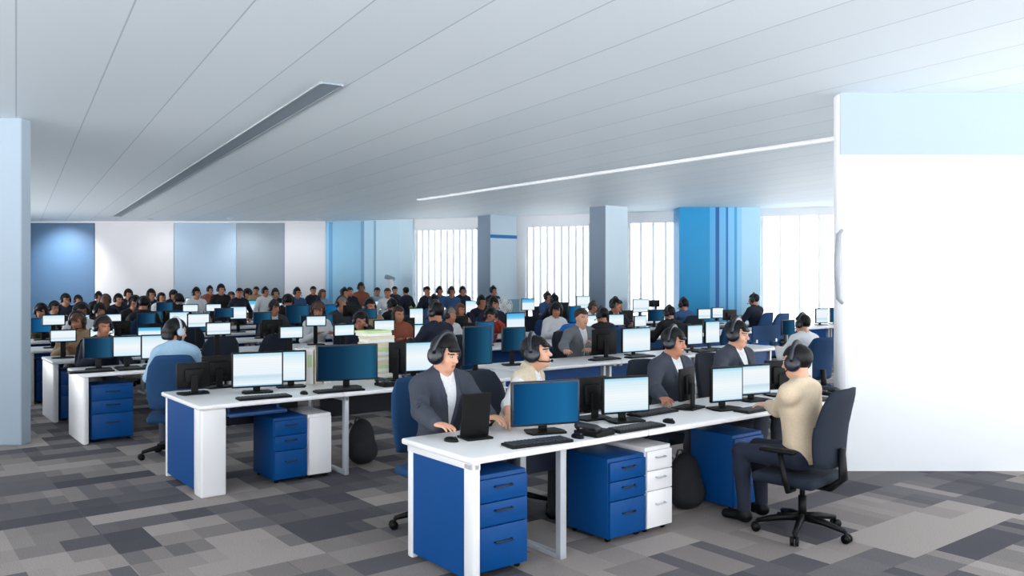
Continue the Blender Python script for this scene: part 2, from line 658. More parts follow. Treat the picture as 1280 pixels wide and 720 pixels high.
    if st in ('fringe', 'long'):
        extra += [hc((-0.05, -0.080, 0.060), (0.03, -0.088, 0.048), 0.020, 0.014, 0.01), hc((-0.074, -0.030, 0.05), (-0.078, -0.028, -0.03), 0.018, 0.010, 0.01), hc((0.074, -0.030, 0.05), (0.078, -0.028, -0.02), 0.018, 0.010, 0.01)]
    if st == 'long':
        extra += [hc((sd * 0.066, 0.02, 0.02), (sd * 0.085, 0.03, -0.19), 0.034, 0.022, 0.02) for sd in (-1, 1)]
        extra += [hc((0, 0.085, 0.02), (0, 0.085, -0.20), 0.045, 0.030, 0.03), hc((-0.045, 0.07, 0.02), (-0.05, 0.075, -0.20), 0.04, 0.025, 0.03), hc((0.045, 0.07, 0.02), (0.05, 0.075, -0.20), 0.04, 0.025, 0.03)]
    if st == 'bun':
        extra += [he(0, 0.11, 0.07, (0.045, 0.04, 0.045), 0.015)]
    if st == 'bob':
        extra += [hc((sd * 0.072, 0.01, 0.03), (sd * 0.078, 0.0, -0.075), 0.030, 0.024, 0.02) for sd in (-1, 1)] + [hc((-0.05, 0.085, 0.0), (0.05, 0.085, 0.0), 0.04, 0.04, 0.02), hc((-0.05, 0.08, -0.06), (0.05, 0.08, -0.06), 0.035, 0.035, 0.02)]
    if extra:
        F2 = Field(hp + extra, h, infl=0.0)
        F2.d[:] = 0.15
        # resample the cap into the larger grid by rebuilding it there
        F2.add(hp[0], 0.016)
        X, Y, Z = F2.coords()
        q = [Rh[0, j] * (X - Hc[0]) + Rh[1, j] * (Y - Hc[1]) + Rh[2, j] * (Z - Hc[2]) for j in range(3)]
        y, z, x = q[1], q[2], np.abs(q[0])
        line = np.where(y < -0.045, 0.052 + 0.25 * x, np.where(y < 0.015, 0.052 + 0.25 * x - (y + 0.045) * 1.1, np.maximum(-0.075, 0.0 - (y - 0.015) * 2.2)))
        F2.cut((line - z) * 0.7)
        for e in extra:
            F2.add(e, 0)
        Fh = F2
    me, _, _ = Fh.mesh('hair', HAIR['black'])
    out['parts'].append(('hair', me, ['hair'], []))
    # -- upper clothes
    kind = p.get('top', 'sweater')
    slv = 0.93
    sl = []
    for i in range(2):
        a, b, c = arms[3 * i:3 * i + 3]
        sl += [a, b, ('c', c[1], np.asarray(c[1]) + (np.asarray(c[2]) - np.asarray(c[1])) * slv, c[3], c[3] + (c[4] - c[3]) * slv + 0.004, c[5])]
    if kind == 'vest':
        sl = []
    if kind == 'short':
        sl = []
        for i in range(2):
            a = arms[3 * i]
            sl.append(('c', a[1], np.asarray(a[1]) + (np.asarray(a[2]) - np.asarray(a[1])) * 0.6, a[3] + 0.006, a[4] + 0.010, a[5]))
    thick = {'jacket': 0.017, 'sweater': 0.013, 'vest': 0.018, 'short': 0.013}[kind]
    pr = list(torso) + sl
    Ft = Field(pr, h, infl=thick)
    if kind == 'jacket':
        for sd in (-1, 1):                       # lapels and collar
            for a, b in (((sd * 0.012, 0.128, 0.16), (sd * 0.062, 0.128, 0.40)), ((sd * 0.062, 0.128, 0.40), (sd * 0.066, 0.03, 0.535)), ((sd * 0.066, 0.03, 0.535), (sd * 0.02, -0.065, 0.555))):
                Ft.add(('c', T(*a), T(*b), 0.020, 0.020, 0.01), 0)
        for i in range(2):                       # sleeve creases
            a, b = arms[3 * i], arms[3 * i + 1]
            for tt in (0.55, 0.72, 0.88):
                c = np.asarray(a[1]) + (np.asarray(a[2]) - np.asarray(a[1])) * tt
                Ft.add(('-e', c + np.array([0, -0.075, 0.02]), (0.07, 0.02, 0.008), rx(0.5) @ rz(0.3 * (tt - 0.7)), 0.012), 0)
    X, Y, Z = Ft.coords()
    q = [Rt[0, j] * (X - P[0]) + Rt[1, j] * (Y - P[1]) + Rt[2, j] * (Z - P[2]) for j in range(3)]
    tx, tf, tt = q[0], -q[1], q[2]
    Ft.cut(-(tt + 0.07) * 1.0)
    if kind in ('jacket', 'vest'):
        wv = np.clip((tt - 0.12) * (0.15 if kind == 'jacket' else 0.22), -0.02, 0.06)
        sd = np.maximum(np.abs(tx) - wv, -(tf - 0.015))
        Ft.cut(-sd)
    Ft.add(('-c', T(0, -0.01, 0.50), T(0, 0.0, 0.68), nr + 0.012, nr + 0.03, 0.008), 0)
    me, _, _ = Ft.mesh('jacket', CLOTH['navy'])
    out['parts'].append(('jacket' if kind == 'jacket' else 'vest' if kind == 'vest' else 'sweater' if kind == 'sweater' else 'shirt', me, ['top'], []))
    if kind in ('jacket', 'vest'):
        pr = list(torso)
        if kind == 'vest':
            for i in range(2):
                a, b, c = arms[3 * i:3 * i + 3]
                pr += [a, ('c', b[1], b[2], b[3] + 0.004, b[4] + 0.002, b[5])]
        Fs = Field(pr, h, infl=0.007)
        for sd in (-1, 1):
            Fs.add(('c', T(sd * 0.058, 0.0, 0.535), T(sd * 0.012, 0.075, 0.495), 0.020, 0.014, 0.01), 0)
            Fs.add(('c', T(sd * 0.058, 0.0, 0.535), T(sd * 0.02, -0.058, 0.555), 0.018, 0.018, 0.01), 0)
        Fs.add(('-c', T(0, -0.005, 0.50), T(0, 0.01, 0.68), nr + 0.003, nr + 0.012, 0.005), 0)
        me, _, _ = Fs.mesh('shirt', CLOTH['white'])
        out['parts'].append(('shirt', me, ['shirt'], []))
    # -- trousers, shoes
    Fl = Field([torso[0]] + legs, h if h > 0.007 else 0.008, infl=0.010)
    me, _, _ = Fl.mesh('trousers', CLOTH['black'])
    out['parts'].append(('trousers', me, ['trousers'], []))
    for f_ in feet:
        Fl = Field(f_, max(h, 0.008), infl=0.004)
        me, _, _ = Fl.mesh('shoe', M_black)
        out['parts'].append(('shoe', me, [], []))
    # -- headset
    if p.get('headset', True):
        big = p.get('headset_size', 1.0)
        pts = []
        for i in range(17):
            a = PI * i / 16
            pts.append(H(0.101 * math.cos(a), 0.012 + 0.012 * math.sin(a), 0.012 + 0.128 * math.sin(a)))
        b = MB().tube(pts, 0.0105 * big, 10, flat=2.0)
        band = b.mesh('headset', M_headset)
        kids = []
        for sd in (-1, 1):
            b = MB()
            X0, X1, X2 = H(sd * 0.082, 0.010, 0.0), H(sd * 0.098, 0.010, 0.0), H(sd * 0.118, 0.010, 0.002)
            b.tube([X0, X1], [0.040 * big, 0.042 * big], 18, 1)
            b.tube([X1, H(sd * 0.110, 0.010, 0.001), X2], [0.041 * big, 0.039 * big, 0.026 * big], 18, 0)
            kids.append(('ear_cup', b.mesh('ear_cup', M_headset, M_cushion)))
        if p.get('mic', True):
            sd = p.get('mic', 1)
            sd = 1 if sd is True else sd
            b = MB().tube([H(sd * 0.112, 0.0, -0.02), H(sd * 0.110, -0.045, -0.055), H(sd * 0.075, -0.098, -0.066), H(sd * 0.035, -0.118, -0.064)], 0.0045, 8)
            b.ball(Vector(H(sd * 0.032, -0.119, -0.064)), 0.011, 10)
            kids.append(('microphone', b.mesh('microphone', M_black)))
        out['parts'].append(('headset', band, ['headset'], kids))
    return out


def place_person(pd, loc, yaw, look, label, group=None, sc=1.0, skip=()):
    """an instance of the figure; look gives the materials of its parts"""
    root = empty('person', loc, yaw)
    root.scale = (sc, sc, sc)
    for name, me, keys, kids in pd['parts']:
        if name in skip:
            continue
        o = ob(name, me, root, [look.get(k) if k else None for k in keys])
        for kn, km in kids:
            k = ob(kn, km, o, [look.get('headset')] if kn == 'ear_cup' else None)
    tag(root, label, 'person', group)
    return root


# ------------------------------------------------------------------ furniture prototypes
def chair_meshes():
    d = {}
    b = MB()
    b.box((-0.245, -0.26, 0.355), (0.245, 0.19, 0.425), 0.032, 4, smooth=True)
    d['seat'] = b.mesh('seat', M_bluefab)
    # curved, waisted back
    b = MB()
    bm = b.bm
    nx, nz = 10, 12
    gr = {}
    for sd in (0, 1):
        for i in range(nx + 1):
            for k in range(nz + 1):
                u, w = i / nx * 2 - 1, k / nz
                wd = 0.215 + 0.03 * math.sin(PI * min(1, w * 1.15)) - 0.05 * max(0, w - 0.85) / 0.15 * abs(u) ** 2
                zz = 0.49 + 0.53 * w - 0.02 * (abs(u) ** 4) * (1 if w > 0.5 else -1)
                yy = 0.235 + 0.09 * w - 0.045 * u * u - 0.03 * math.sin(PI * w)
                yy += (0.022 if sd else -0.022) * (1 - 0.55 * max(abs(u), abs(2 * w - 1)) ** 6)
                gr[sd, i, k] = bm.verts.new((u * wd, yy, zz))
    for i in range(nx):
        for k in range(nz):
            bm.faces.new((gr[0, i, k], gr[0, i + 1, k], gr[0, i + 1, k + 1], gr[0, i, k + 1]))
            bm.faces.new((gr[1, i, k], gr[1, i, k + 1], gr[1, i + 1, k + 1], gr[1, i + 1, k]))
    for k in range(nz):
        bm.faces.new((gr[0, 0, k], gr[0, 0, k + 1], gr[1, 0, k + 1], gr[1, 0, k]))
        bm.faces.new((gr[0, nx, k], gr[1, nx, k], gr[1, nx, k + 1], gr[0, nx, k + 1]))
    for i in range(nx):
        bm.faces.new((gr[0, i, 0], gr[1, i, 0], gr[1, i + 1, 0], gr[0, i + 1, 0]))
        bm.faces.new((gr[0, i, nz], gr[0, i + 1, nz], gr[1, i + 1, nz], gr[1, i, nz]))
    bmesh.ops.recalc_face_normals(bm, faces=bm.faces)
    for f in bm.faces:
        f.smooth = True
    d['backrest'] = b.mesh('backrest', M_bluefab)
    b = MB().tube([(0, 0.05, 0.340), (0, 0.20, 0.345), (0, 0.285, 0.42), (0, 0.275, 0.62)], [0.022, 0.024, 0.026, 0.02], 10, flat=1.8)
    d['back_bracket'] = b.mesh('back_bracket', M_black)
    b = MB().cyl((0, 0, 0.10), (0, 0, 0.26), 0.028).cyl((0, 0, 0.24), (0, 0, 0.345), 0.018)
    b.box((-0.10, -0.12, 0.325), (0.10, 0.10, 0.356), 0.01)
    d['gas_column'] = b.mesh('gas_column', M_black)
    for sd, n in ((-1, 'armrest_a'), (1, 'armrest_b')):
        b = MB()
        b.tube([(sd * 0.20, 0.04, 0.345), (sd * 0.29, 0.04, 0.345), (sd * 0.315, 0.03, 0.43), (sd * 0.315, 0.0, 0.60)], 0.018, 10)
        b.box((sd * 0.315 - 0.035, -0.14, 0.595), (sd * 0.315 + 0.035, 0.11, 0.625), 0.014, 3, smooth=True)
        d[n] = b.mesh('armrest', M_black)
    for i in range(5):
        a = 2 * PI * i / 5 + 0.3
        c, s = math.cos(a), math.sin(a)
        b = MB().tube([(0, 0, 0.115), (c * 0.15, s * 0.15, 0.105), (c * 0.30, s * 0.30, 0.075)], [0.030, 0.024, 0.017], 8)
        d['leg%d' % i] = b.mesh('base_leg', M_black)
        b = MB()
        b.cyl((c * 0.30, s * 0.30, 0.045), (c * 0.30, s * 0.30, 0.08), 0.010)
        t = Vector((-s, c, 0))
        o = Vector((c * 0.31, s * 0.31, 0.030))
        b.cyl(o - t * 0.026, o - t * 0.006, 0.030, n=14)
        b.cyl(o + t * 0.006, o + t * 0.026, 0.030, n=14)
        d['cast%d' % i] = b.mesh('caster', M_black)
    b = MB()
    for i in range(5):
        a = 2 * PI * i / 5 + 0.3
        c, s = math.cos(a), math.sin(a)
        b.tube([(0, 0, 0.115), (c * 0.15, s * 0.15, 0.105), (c * 0.30, s * 0.30, 0.07)], [0.030, 0.024, 0.017], 6)
        b.cyl((c * 0.30 - s * 0.02, s * 0.30 + c * 0.02, 0.030), (c * 0.30 + s * 0.02, s * 0.30 - c * 0.02, 0.030), 0.030, n=10)
    d['star_base'] = b.mesh('star_base', M_black)
    return d


CH = chair_meshes()


def chair(loc, yaw, fab, label, full=True, arms=True, group=None):
    r = empty('office_chair', loc, yaw)
    ob('seat', CH['seat'], r, [fab])
    ob('backrest', CH['backrest'], r, [fab])
    ob('back_bracket', CH['back_bracket'], r)
    ob('gas_column', CH['gas_column'], r)
    if arms:
        ob('armrest', CH['armrest_a'], r)
        ob('armrest', CH['armrest_b'], r)
    if full:
        for i in range(5):
            l = ob('base_leg', CH['leg%d' % i], r)
            ob('caster', CH['cast%d' % i], l)
    else:
        ob('star_base', CH['star_base'], r)
    return tag(r, label, 'chair', group)


MON = {}


def monitor(loc, yaw, kind, label, w=0.52, hgt=0.33, top=0.46, detail=True, group=None, scr=None):
    """display on a stand; loc is on the desk; screen faces local -y. kind: white/sheet/window/blue/dark/back/side"""
    key = (round(w, 2), round(hgt, 2), round(top, 2), detail)
    if key not in MON:
        w, hgt, top = key[:3]
        z0 = top - hgt
        b = MB()
        bz = 0.014
        b.box((-w / 2, -0.012, z0), (w / 2, 0.016, top), 0.006, 2)
        b.box((-w / 2 + 0.06, 0.012, z0 + 0.05), (w / 2 - 0.06, 0.045, top - 0.05), 0.015, 2)
        cas = auto_smooth(b.mesh('casing', M_black))
        b = MB().box((-w / 2 + bz, -0.0145, z0 + bz), (w / 2 - bz, -0.0125, top - bz), 0.0)
        scrm = b.mesh('screen', S_white)
        b = MB()
        b.box((-0.030, 0.042, 0.012), (0.030, 0.060, z0 + hgt * 0.55), 0.006)
        neck = b.mesh('neck', M_black)
        b = MB()
        b.prism([(-0.12, -0.075), (0.12, -0.075), (0.135, 0.0), (0.11, 0.11), (-0.11, 0.11), (-0.135, 0.0)], 0.0, 0.014, 0.005)
        base = b.mesh('stand_base', M_black)
        MON[key] = (cas, scrm, neck, base)
    cas, scrm, neck, base = MON[key]
    r = empty('monitor', loc, yaw)
    c = ob('casing', cas, r, [M_darkplastic if kind in ('blue', 'dark') else None])
    sm = {'white': S_white, 'sheet': S_sheet, 'window': S_window, 'blue': S_blue, 'dark': S_dark}.get(kind, S_dark)
    ob('screen', scrm, r, [sm])
    ob('neck', neck, r)
    ob('stand_base', base, r)
    return tag(r, label, 'monitor', group)


def keyboard_mesh():
    b = MB().box((-0.22, -0.07, 0), (0.22, 0.07, 0.018), 0.006)
    k = MB()
    for j in range(5):
        for i in range(15):
            x = -0.205 + i * 0.0275
            y = -0.056 + j * 0.0235
            k.box((x, y, 0.016), (x + 0.023, y + 0.019, 0.024), 0.002, 1)
    return b.mesh('case', M_black), k.mesh('keys', M_key)


KB = keyboard_mesh()


def keyboard(loc, yaw, label):
    r = empty('keyboard', loc, yaw)
    ob('case', KB[0], r)
    ob('keys', KB[1], r)
    return tag(r, label, 'keyboard')


def mouse_mesh():
    F_ = Field([('e', np.array([0, 0, 0.008]), (0.030, 0.052, 0.024), I3, 0.01)], 0.005)
    F_.cut(-F_.coords()[2] + 0 * F_.coords()[0] + 0 * F_.coords()[1])
    return F_.mesh('shell', M_black)[0], MB().cyl((-0.006, -0.028, 0.027), (0.006, -0.028, 0.027), 0.008, n=10).mesh('wheel', M_key)


MS = mouse_mesh()


def mouse(loc, yaw, label):
    r = empty('computer_mouse', loc, yaw)
    ob('shell', MS[0], r)
    ob('wheel', MS[1], r)
    return tag(r, label, 'computer mouse')


def phone_meshes():
    b = MB()
    M = Matrix.Rotation(math.radians(-12), 4, 'X')
    b.prism([(-0.09, -0.10), (0.09, -0.10), (0.09, 0.10), (-0.09, 0.10)], 0.0, 0.03, 0.008)
    b.box((-0.02, -0.07, 0.028), (0.075, 0.03, 0.036), 0.003)
    base = b.mesh('base', M_black)
    b = MB().tube([(-0.062, -0.095, 0.048), (-0.062, -0.07, 0.062), (-0.062, 0.07, 0.062), (-0.062, 0.095, 0.048)], [0.024, 0.019, 0.019, 0.024], 10)
    hs = b.mesh('handset', M_blackgrey)
    b = MB().box((-0.01, 0.045, 0.028), (0.07, 0.085, 0.034), 0.002)
    return base, hs, b.mesh('display', M_greyplastic)


PH = phone_meshes()


def phone(loc, yaw, label):
    r = empty('desk_phone', loc, yaw)
    ob('base', PH[0], r)
    ob('handset', PH[1], r)
    ob('display', PH[2], r)
    return tag(r, label, 'phone')


def desk(t0, t1, v0, depth, label, left='panel', right='leg', name='office_desk', group=None, full=True, skew=0.0, mod=True):
    """bench desk: front edge on row line v0 from t0 to t1"""
    L = t1 - t0
    r = empty(name, G(t0, v0), YAW)
    b = MB().prism([(0.002, 0), (L - 0.002, 0), (L - 0.002 - skew, depth), (0.002 - skew, depth)], 0.703, DESK, 0.012, seg=3)
    ob('worktop', auto_smooth(b.mesh('worktop', M_white)), r)
    for side, x0, kd in ((0, 0.03, left), (1, L - 0.07, right)):
        if kd is None:
            continue
        if kd == 'panel':
            # white uprights with a blue board between
            b = MB().box((x0, 0.03, 0), (x0 + 0.05, 0.13, 0.703), 0.012).box((x0, depth - 0.09, 0), (x0 + 0.05, depth - 0.03, 0.703), 0.012)
            b.box((x0, 0.03, 0.66), (x0 + 0.05, depth - 0.03, 0.703), 0.004)
            p = ob('end_frame', auto_smooth(b.mesh('end_frame', M_white)), r)
            b = MB().box((x0 + 0.008, 0.125, 0.03), (x0 + 0.042, depth - 0.085, 0.665), 0.003)
            ob('end_panel', b.mesh('end_panel', M_blue), p)
        elif kd == 'block':
            # broad white upright at the front, blue board behind it
            b = MB().box((x0, 0.03, 0), (x0 + 0.20, 0.10, 0.703), 0.015, 3)
            b.box((x0, 0.095, 0), (x0 + 0.05, 0.22, 0.703), 0.012)
            ob('rear_post', auto_smooth(MB().box((x0, depth - 0.07, 0), (x0 + 0.05, depth - 0.03, 0.703), 0.01).mesh('rear_post', M_white)), r)
            p = ob('end_frame', auto_smooth(b.mesh('end_frame', M_white)), r)
            b = MB().box((x0 + 0.008, 0.215, 0.03), (x0 + 0.042, depth - 0.065, 0.69), 0.003)
            ob('end_panel', b.mesh('end_panel', M_blue), p)
        elif kd == 'white':
            b = MB().box((x0 - 0.02, 0.02, 0), (x0 + 0.04, depth - 0.03, 0.703), 0.01)
            b.box((x0 - 0.01, 0.005, 0), (x0 + 0.02, 0.02, 0.70), 0.004)
            ob('end_panel', auto_smooth(b.mesh('end_panel', M_white)), r)
        elif kd == 'tleg':
            b = MB().box((x0, 0.24, 0.02), (x0 + 0.04, 0.34, 0.70), 0.008).box((x0 - 0.005, 0.16, 0.0), (x0 + 0.045, 0.50, 0.03), 0.006)
            b.box((x0 - 0.005, 0.06, 0.675), (x0 + 0.045, depth - 0.06, 0.703), 0.004)
            ob('leg_frame', auto_smooth(b.mesh('leg_frame', M_silver)), r)
        else:
            b = MB().box((x0, 0.06, 0), (x0 + 0.04, 0.12, 0.703), 0.008).box((x0, depth - 0.12, 0), (x0 + 0.04, depth - 0.06, 0.703), 0.008)
            b.box((x0, 0.06, 0.655), (x0 + 0.04, depth - 0.06, 0.70), 0.006).box((x0, 0.06, 0.0), (x0 + 0.04, depth - 0.06, 0.035), 0.006)
            ob('leg_frame', auto_smooth(b.mesh('leg_frame', M_silver)), r)
    if full:
        b = MB().box((0.10, depth * 0.50, 0.625), (L - 0.10, depth * 0.50 + 0.012, 0.703)).box((0.10, depth * 0.50, 0.625), (L - 0.10, depth * 0.50 + 0.12, 0.635))
        ob('cable_tray', b.mesh('cable_tray', M_darkplastic), r)
    my = depth * (0.76 if full else 0.36)
    b = MB().box((0.09, my, 0.42), (L - 0.09, my + 0.02, 0.69), 0.003)
    if mod:
        ob('modesty_shade_panel', b.mesh('modesty_shade_panel', M_darkplastic if full else M_blue), r)  # dark one on full desks stands in for the shade underneath
    return tag(r, label, 'desk', group)


def pedestal(t, v, label="", w=0.34, d=0.55, hgt=0.60, m=None, n=3, name='drawer_pedestal'):
    m = m or M_blue
    r = empty(name, G(t, v), YAW)
    b = MB().box((0, 0.02, 0.03), (w, d, hgt), 0.008)
    ob('body', auto_smooth(b.mesh('body', m)), r)
    z = 0.04
    hs = [0.26, 0.14, 0.14] if n == 3 else [hgt - 0.06]
    for i, q in enumerate(hs[:n]):
        q = q * (hgt - 0.06) / sum(hs[:n])
        o = ob('drawer', auto_smooth(MB().box((0.006, 0.0, z), (w - 0.006, 0.025, z + q - 0.006), 0.004).mesh('drawer', m)), r)
        if m is not M_white or n == 3:
            hb = MB().tube([(w * 0.34, 0.004, z + q * 0.62), (w * 0.34, -0.020, z + q * 0.62), (w * 0.66, -0.020, z + q * 0.62), (w * 0.66, 0.004, z + q * 0.62)], 0.006, 8)
            ob('handle', hb.mesh('handle', M_blackgrey if m is M_blue else M_silver), o)
        z += q
    for x in (0.04, w - 0.04):
        for y in (0.06, d - 0.04):
            ob('caster', MB().cyl((x - 0.012, y, 0.016), (x + 0.012, y, 0.016), 0.016, n=10).mesh('caster', M_black), r)
    return tag(r, label, 'drawer unit')


# ================================================================== setting
def struct(o):
    o['kind'] = 'structure'
    return o


def carpet():
    m = bpy.data.materials.new('carpet_tiles')
    m.use_nodes = True
    nt = m.node_tree
    b = nt.nodes['Principled BSDF']
    b.inputs['Roughness'].default_value = 0.95
    b.inputs['Specular IOR Level'].default_value = 0.15
    tc = nt.nodes.new('ShaderNodeTexCoord')
    mp = nt.nodes.new('ShaderNodeMapping')
    mp.inputs['Rotation'].default_value = (0, 0, -YAW)
    nt.links.new(tc.outputs['Object'], mp.inputs[0])

    def brick(w, h, off):
        k = nt.nodes.new('ShaderNodeTexBrick')
        k.offset = off
        k.inputs['Scale'].default_value = 1
        k.inputs['Mortar Size'].default_value = 0.0
        k.inputs['Brick Width'].default_value = w
        k.inputs['Row Height'].default_value = h
        k.inputs['Color1'].default_value = (0, 0, 0, 1)
        k.inputs['Color2'].default_value = (1, 1, 1, 1)
        nt.links.new(mp.outputs[0], k.inputs['Vector'])
        return k
    k1 = brick(0.52, 0.52, 0.5)
    k2 = brick(0.78, 0.26, 0.34)
    k3 = brick(0.26, 0.52, 0.5)
    m1 = nt.nodes.new('ShaderNodeMix')
    m1.data_type = 'RGBA'
    m1.inputs[0].default_value = 0.5
    nt.links.new(k1.outputs[0], m1.inputs[6])
    nt.links.new(k2.outputs[0], m1.inputs[7])
    m3 = nt.nodes.new('ShaderNodeMix')
    m3.data_type = 'RGBA'
    m3.inputs[0].default_value = 0.22
    nt.links.new(m1.outputs[2], m3.inputs[6])
    nt.links.new(k3.outputs[0], m3.inputs[7])
    mx = nt.nodes.new('ShaderNodeValToRGB')
    e = mx.color_ramp.elements
    e[0].position, e[0].color = 0.30, (*s2l((84, 82, 88)), 1)
    e[1].position, e[1].color = 0.72, (*s2l((168, 158, 153)), 1)
    q = e.new(0.46)
    q.color = (*s2l((112, 108, 110)), 1)
    q = e.new(0.54)
    q.color = (*s2l((138, 130, 127)), 1)
    nt.links.new(m3.outputs[2], mx.inputs[0])
    nz = nt.nodes.new('ShaderNodeTexNoise')
    nz.inputs['Scale'].default_value = 160
    nz.inputs['Detail'].default_value = 6
    nt.links.new(tc.outputs['Object'], nz.inputs['Vector'])
    rp = nt.nodes.new('ShaderNodeValToRGB')
    rp.color_ramp.elements[0].color = (0.6, 0.6, 0.6, 1)
    rp.color_ramp.elements[0].position = 0.3
    rp.color_ramp.elements[1].color = (1.25, 1.25, 1.25, 1)
    rp.color_ramp.elements[1].position = 0.7
    nt.links.new(nz.outputs['Fac'], rp.inputs[0])
    m2 = nt.nodes.new('ShaderNodeMix')
    m2.data_type = 'RGBA'
    m2.blend_type = 'MULTIPLY'
    m2.inputs[0].default_value = 0.8
    nt.links.new(mx.outputs[0], m2.inputs[6])
    nt.links.new(rp.outputs[0], m2.inputs[7])
    nt.links.new(m2.outputs[2], b.inputs['Base Color'])
    bp = nt.nodes.new('ShaderNodeBump')
    bp.inputs['Strength'].default_value = 0.5
    bp.inputs['Distance'].default_value = 0.004
    nt.links.new(nz.outputs['Fac'], bp.inputs['Height'])
    nt.links.new(bp.outputs[0], b.inputs['Normal'])
    return m


def ceiling_mat():
    m = bpy.data.materials.new('ceiling_planks')
    m.use_nodes = True
    nt = m.node_tree
    b = nt.nodes['Principled BSDF']
    b.inputs['Roughness'].default_value = 0.55
    tc = nt.nodes.new('ShaderNodeTexCoord')
    mp = nt.nodes.new('ShaderNodeMapping')
    mp.inputs['Rotation'].default_value = (0, 0, -math.atan2(-15.5, 9.15))
    nt.links.new(tc.outputs['Object'], mp.inputs[0])
    k = nt.nodes.new('ShaderNodeTexBrick')
    k.inputs['Scale'].default_value = 1
    k.inputs['Mortar Size'].default_value = 0.006
    k.inputs['Mortar Smooth'].default_value = 0.2
    k.inputs['Brick Width'].default_value = 60
    k.inputs['Row Height'].default_value = 0.62
    k.inputs['Color1'].default_value = (*s2l((226, 236, 242)), 1)
    k.inputs['Color2'].default_value = (*s2l((232, 241, 246)), 1)
    k.inputs['Mortar'].default_value = (*s2l((186, 199, 208)), 1)
    nt.links.new(mp.outputs[0], k.inputs['Vector'])
    nt.links.new(k.outputs[0], b.inputs['Base Color'])
    bp = nt.nodes.new('ShaderNodeBump')
    bp.invert = True
    bp.inputs['Strength'].default_value = 0.25
    bp.inputs['Distance'].default_value = 0.008
    nt.links.new(k.outputs['Fac'], bp.inputs['Height'])
    nt.links.new(bp.outputs[0], b.inputs['Normal'])
    return m


def stripes_mat(name, stops, rough=0.4):
    """painted vertical stripes across the object's own width (Generated x)"""
    m = bpy.data.materials.new(name)
    m.use_nodes = True
    nt = m.node_tree
    b = nt.nodes['Principled BSDF']
    b.inputs['Roughness'].default_value = rough
    tc = nt.nodes.new('ShaderNodeTexCoord')
    sp = nt.nodes.new('ShaderNodeSeparateXYZ')
    nt.links.new(tc.outputs['Generated'], sp.inputs[0])
    rp = nt.nodes.new('ShaderNodeValToRGB')
    rp.color_ramp.interpolation = 'CONSTANT'
    for i, (p, c) in enumerate(stops):
        e = rp.color_ramp.elements[i] if i < 2 else rp.color_ramp.elements.new(p)
        e.position = p
        e.color = (*s2l(c), 1)
    nt.links.new(sp.outputs['X'], rp.inputs[0])
    nt.links.new(rp.outputs[0], b.inputs['Base Color'])
    return m


M_carpet = carpet()
M_ceil = ceiling_mat()
M_leftwall = mat('light_blue_paint', (150, 165, 178), 0.6, var=0.012, scale=2)
YB = 25.0
XB = -5.52
XW, YW = 7.73, 19.7
struct(ob('floor', MB().box((-15.6, -3.5, -0.12), (10.6, 26.5, 0)).mesh('floor', M_carpet)))
struct(ob('ceiling', MB().box((-15.6, -3.5, CEIL), (10.6, 26.5, CEIL + 0.15)).mesh('ceiling', M_ceil)))
struct(ob('wall_back', MB().box((-15.6, YB, 0), (XB + 0.05, YB + 0.2, CEIL)).mesh('wall_back', M_whitepaint)))
# painted panels along the back wall
n = 0
for a, b_, c in ((-15, 119, (78, 112, 146)), (119, 218, (226, 224, 227)), (218, 296, (172, 194, 214)), (296, 356, (148, 160, 170)), (356, 408, (228, 228, 232))):
    n += 1
    x0, x1 = [(q - 640) / F * YB for q in (a, b_)]
    m = mat('wall_panel_paint_%d' % n, c, 0.55, var=0.012, scale=2)
    struct(ob('trim_%d' % n, MB().box((x0 + 0.01, YB - 0.03, 0), (x1 - 0.01, YB, CEIL - 0.04), 0.004).mesh('trim_%d' % n, m)))
struct(ob('trim_6', MB().box((-15.6, YB - 0.10, CEIL - 0.045), (XB, YB, CEIL), 0.006).mesh('trim_6', M_whitepaint)))
struct(ob('light_block_left', MB().box((-15.6, 20.5, 0), (-15.4, YB, CEIL)).mesh('light_block_left', M_whitepaint)))  # unseen wall added to hold back light from the open left side
struct(ob('light_block_right', MB().box((10.4, 15.2, 0), (10.6, 18.75, CEIL)).mesh('light_block_right', M_whitepaint)))  # unseen, added to keep side light off the window corner
# window wall
WYAW = math.atan2(YW - YB, XW - XB)
wc, ws = math.cos(WYAW), math.sin(WYAW)


def wx(px):
    k = (px - 640) / F
    return (YB * k - XB) / (wc - k * ws)


def wD(px):
    return YB + ws * wx(px)


def wall_depth(px):
    return YB if px < 408 else wD(px)


WL = 17.5
openings = [(519, 597, 3.14), (657, 737, 3.16), (785, 847, 3.20), (951, 1100, 3.28)]
b = MB()
x = 0.0
for a, c, top in openings:
    xa, xc = wx(a), wx(c)
    b.box((x, 0, 0), (xa, 0.2, CEIL))
    b.box((xa, 0, 0), (xc, 0.2, 0.35))
    b.box((xa, 0, top), (xc, 0.2, CEIL))
    x = xc
b.box((x, 0, 0), (WL, 0.2, CEIL))
w_ = struct(ob('wall_right', b.mesh('wall_right', M_whitepaint), loc=(XB, YB, 0), rot=(0, 0, WYAW)))
m = bpy.data.materials.new('daylit_glass')
m.use_nodes = True
nt = m.node_tree
nt.nodes.clear()
em = nt.nodes.new('ShaderNodeEmission')
em.inputs['Color'].default_value = (0.93, 0.97, 1, 1)
em.inputs['Strength'].default_value = 6.0
o_ = nt.nodes.new('ShaderNodeOutputMaterial')
nt.links.new(em.outputs[0], o_.inputs[0])
M_day = m
m = bpy.data.materials.new('blind_fabric')
m.use_nodes = True
nt = m.node_tree
nt.nodes.clear()
tl = nt.nodes.new('ShaderNodeBsdfTranslucent')
df = nt.nodes.new('ShaderNodeBsdfDiffuse')
tl.inputs[0].default_value = (0.92, 0.94, 0.96, 1)
df.inputs[0].default_value = (0.78, 0.81, 0.84, 1)
mx = nt.nodes.new('ShaderNodeMixShader')
mx.inputs[0].default_value = 0.95
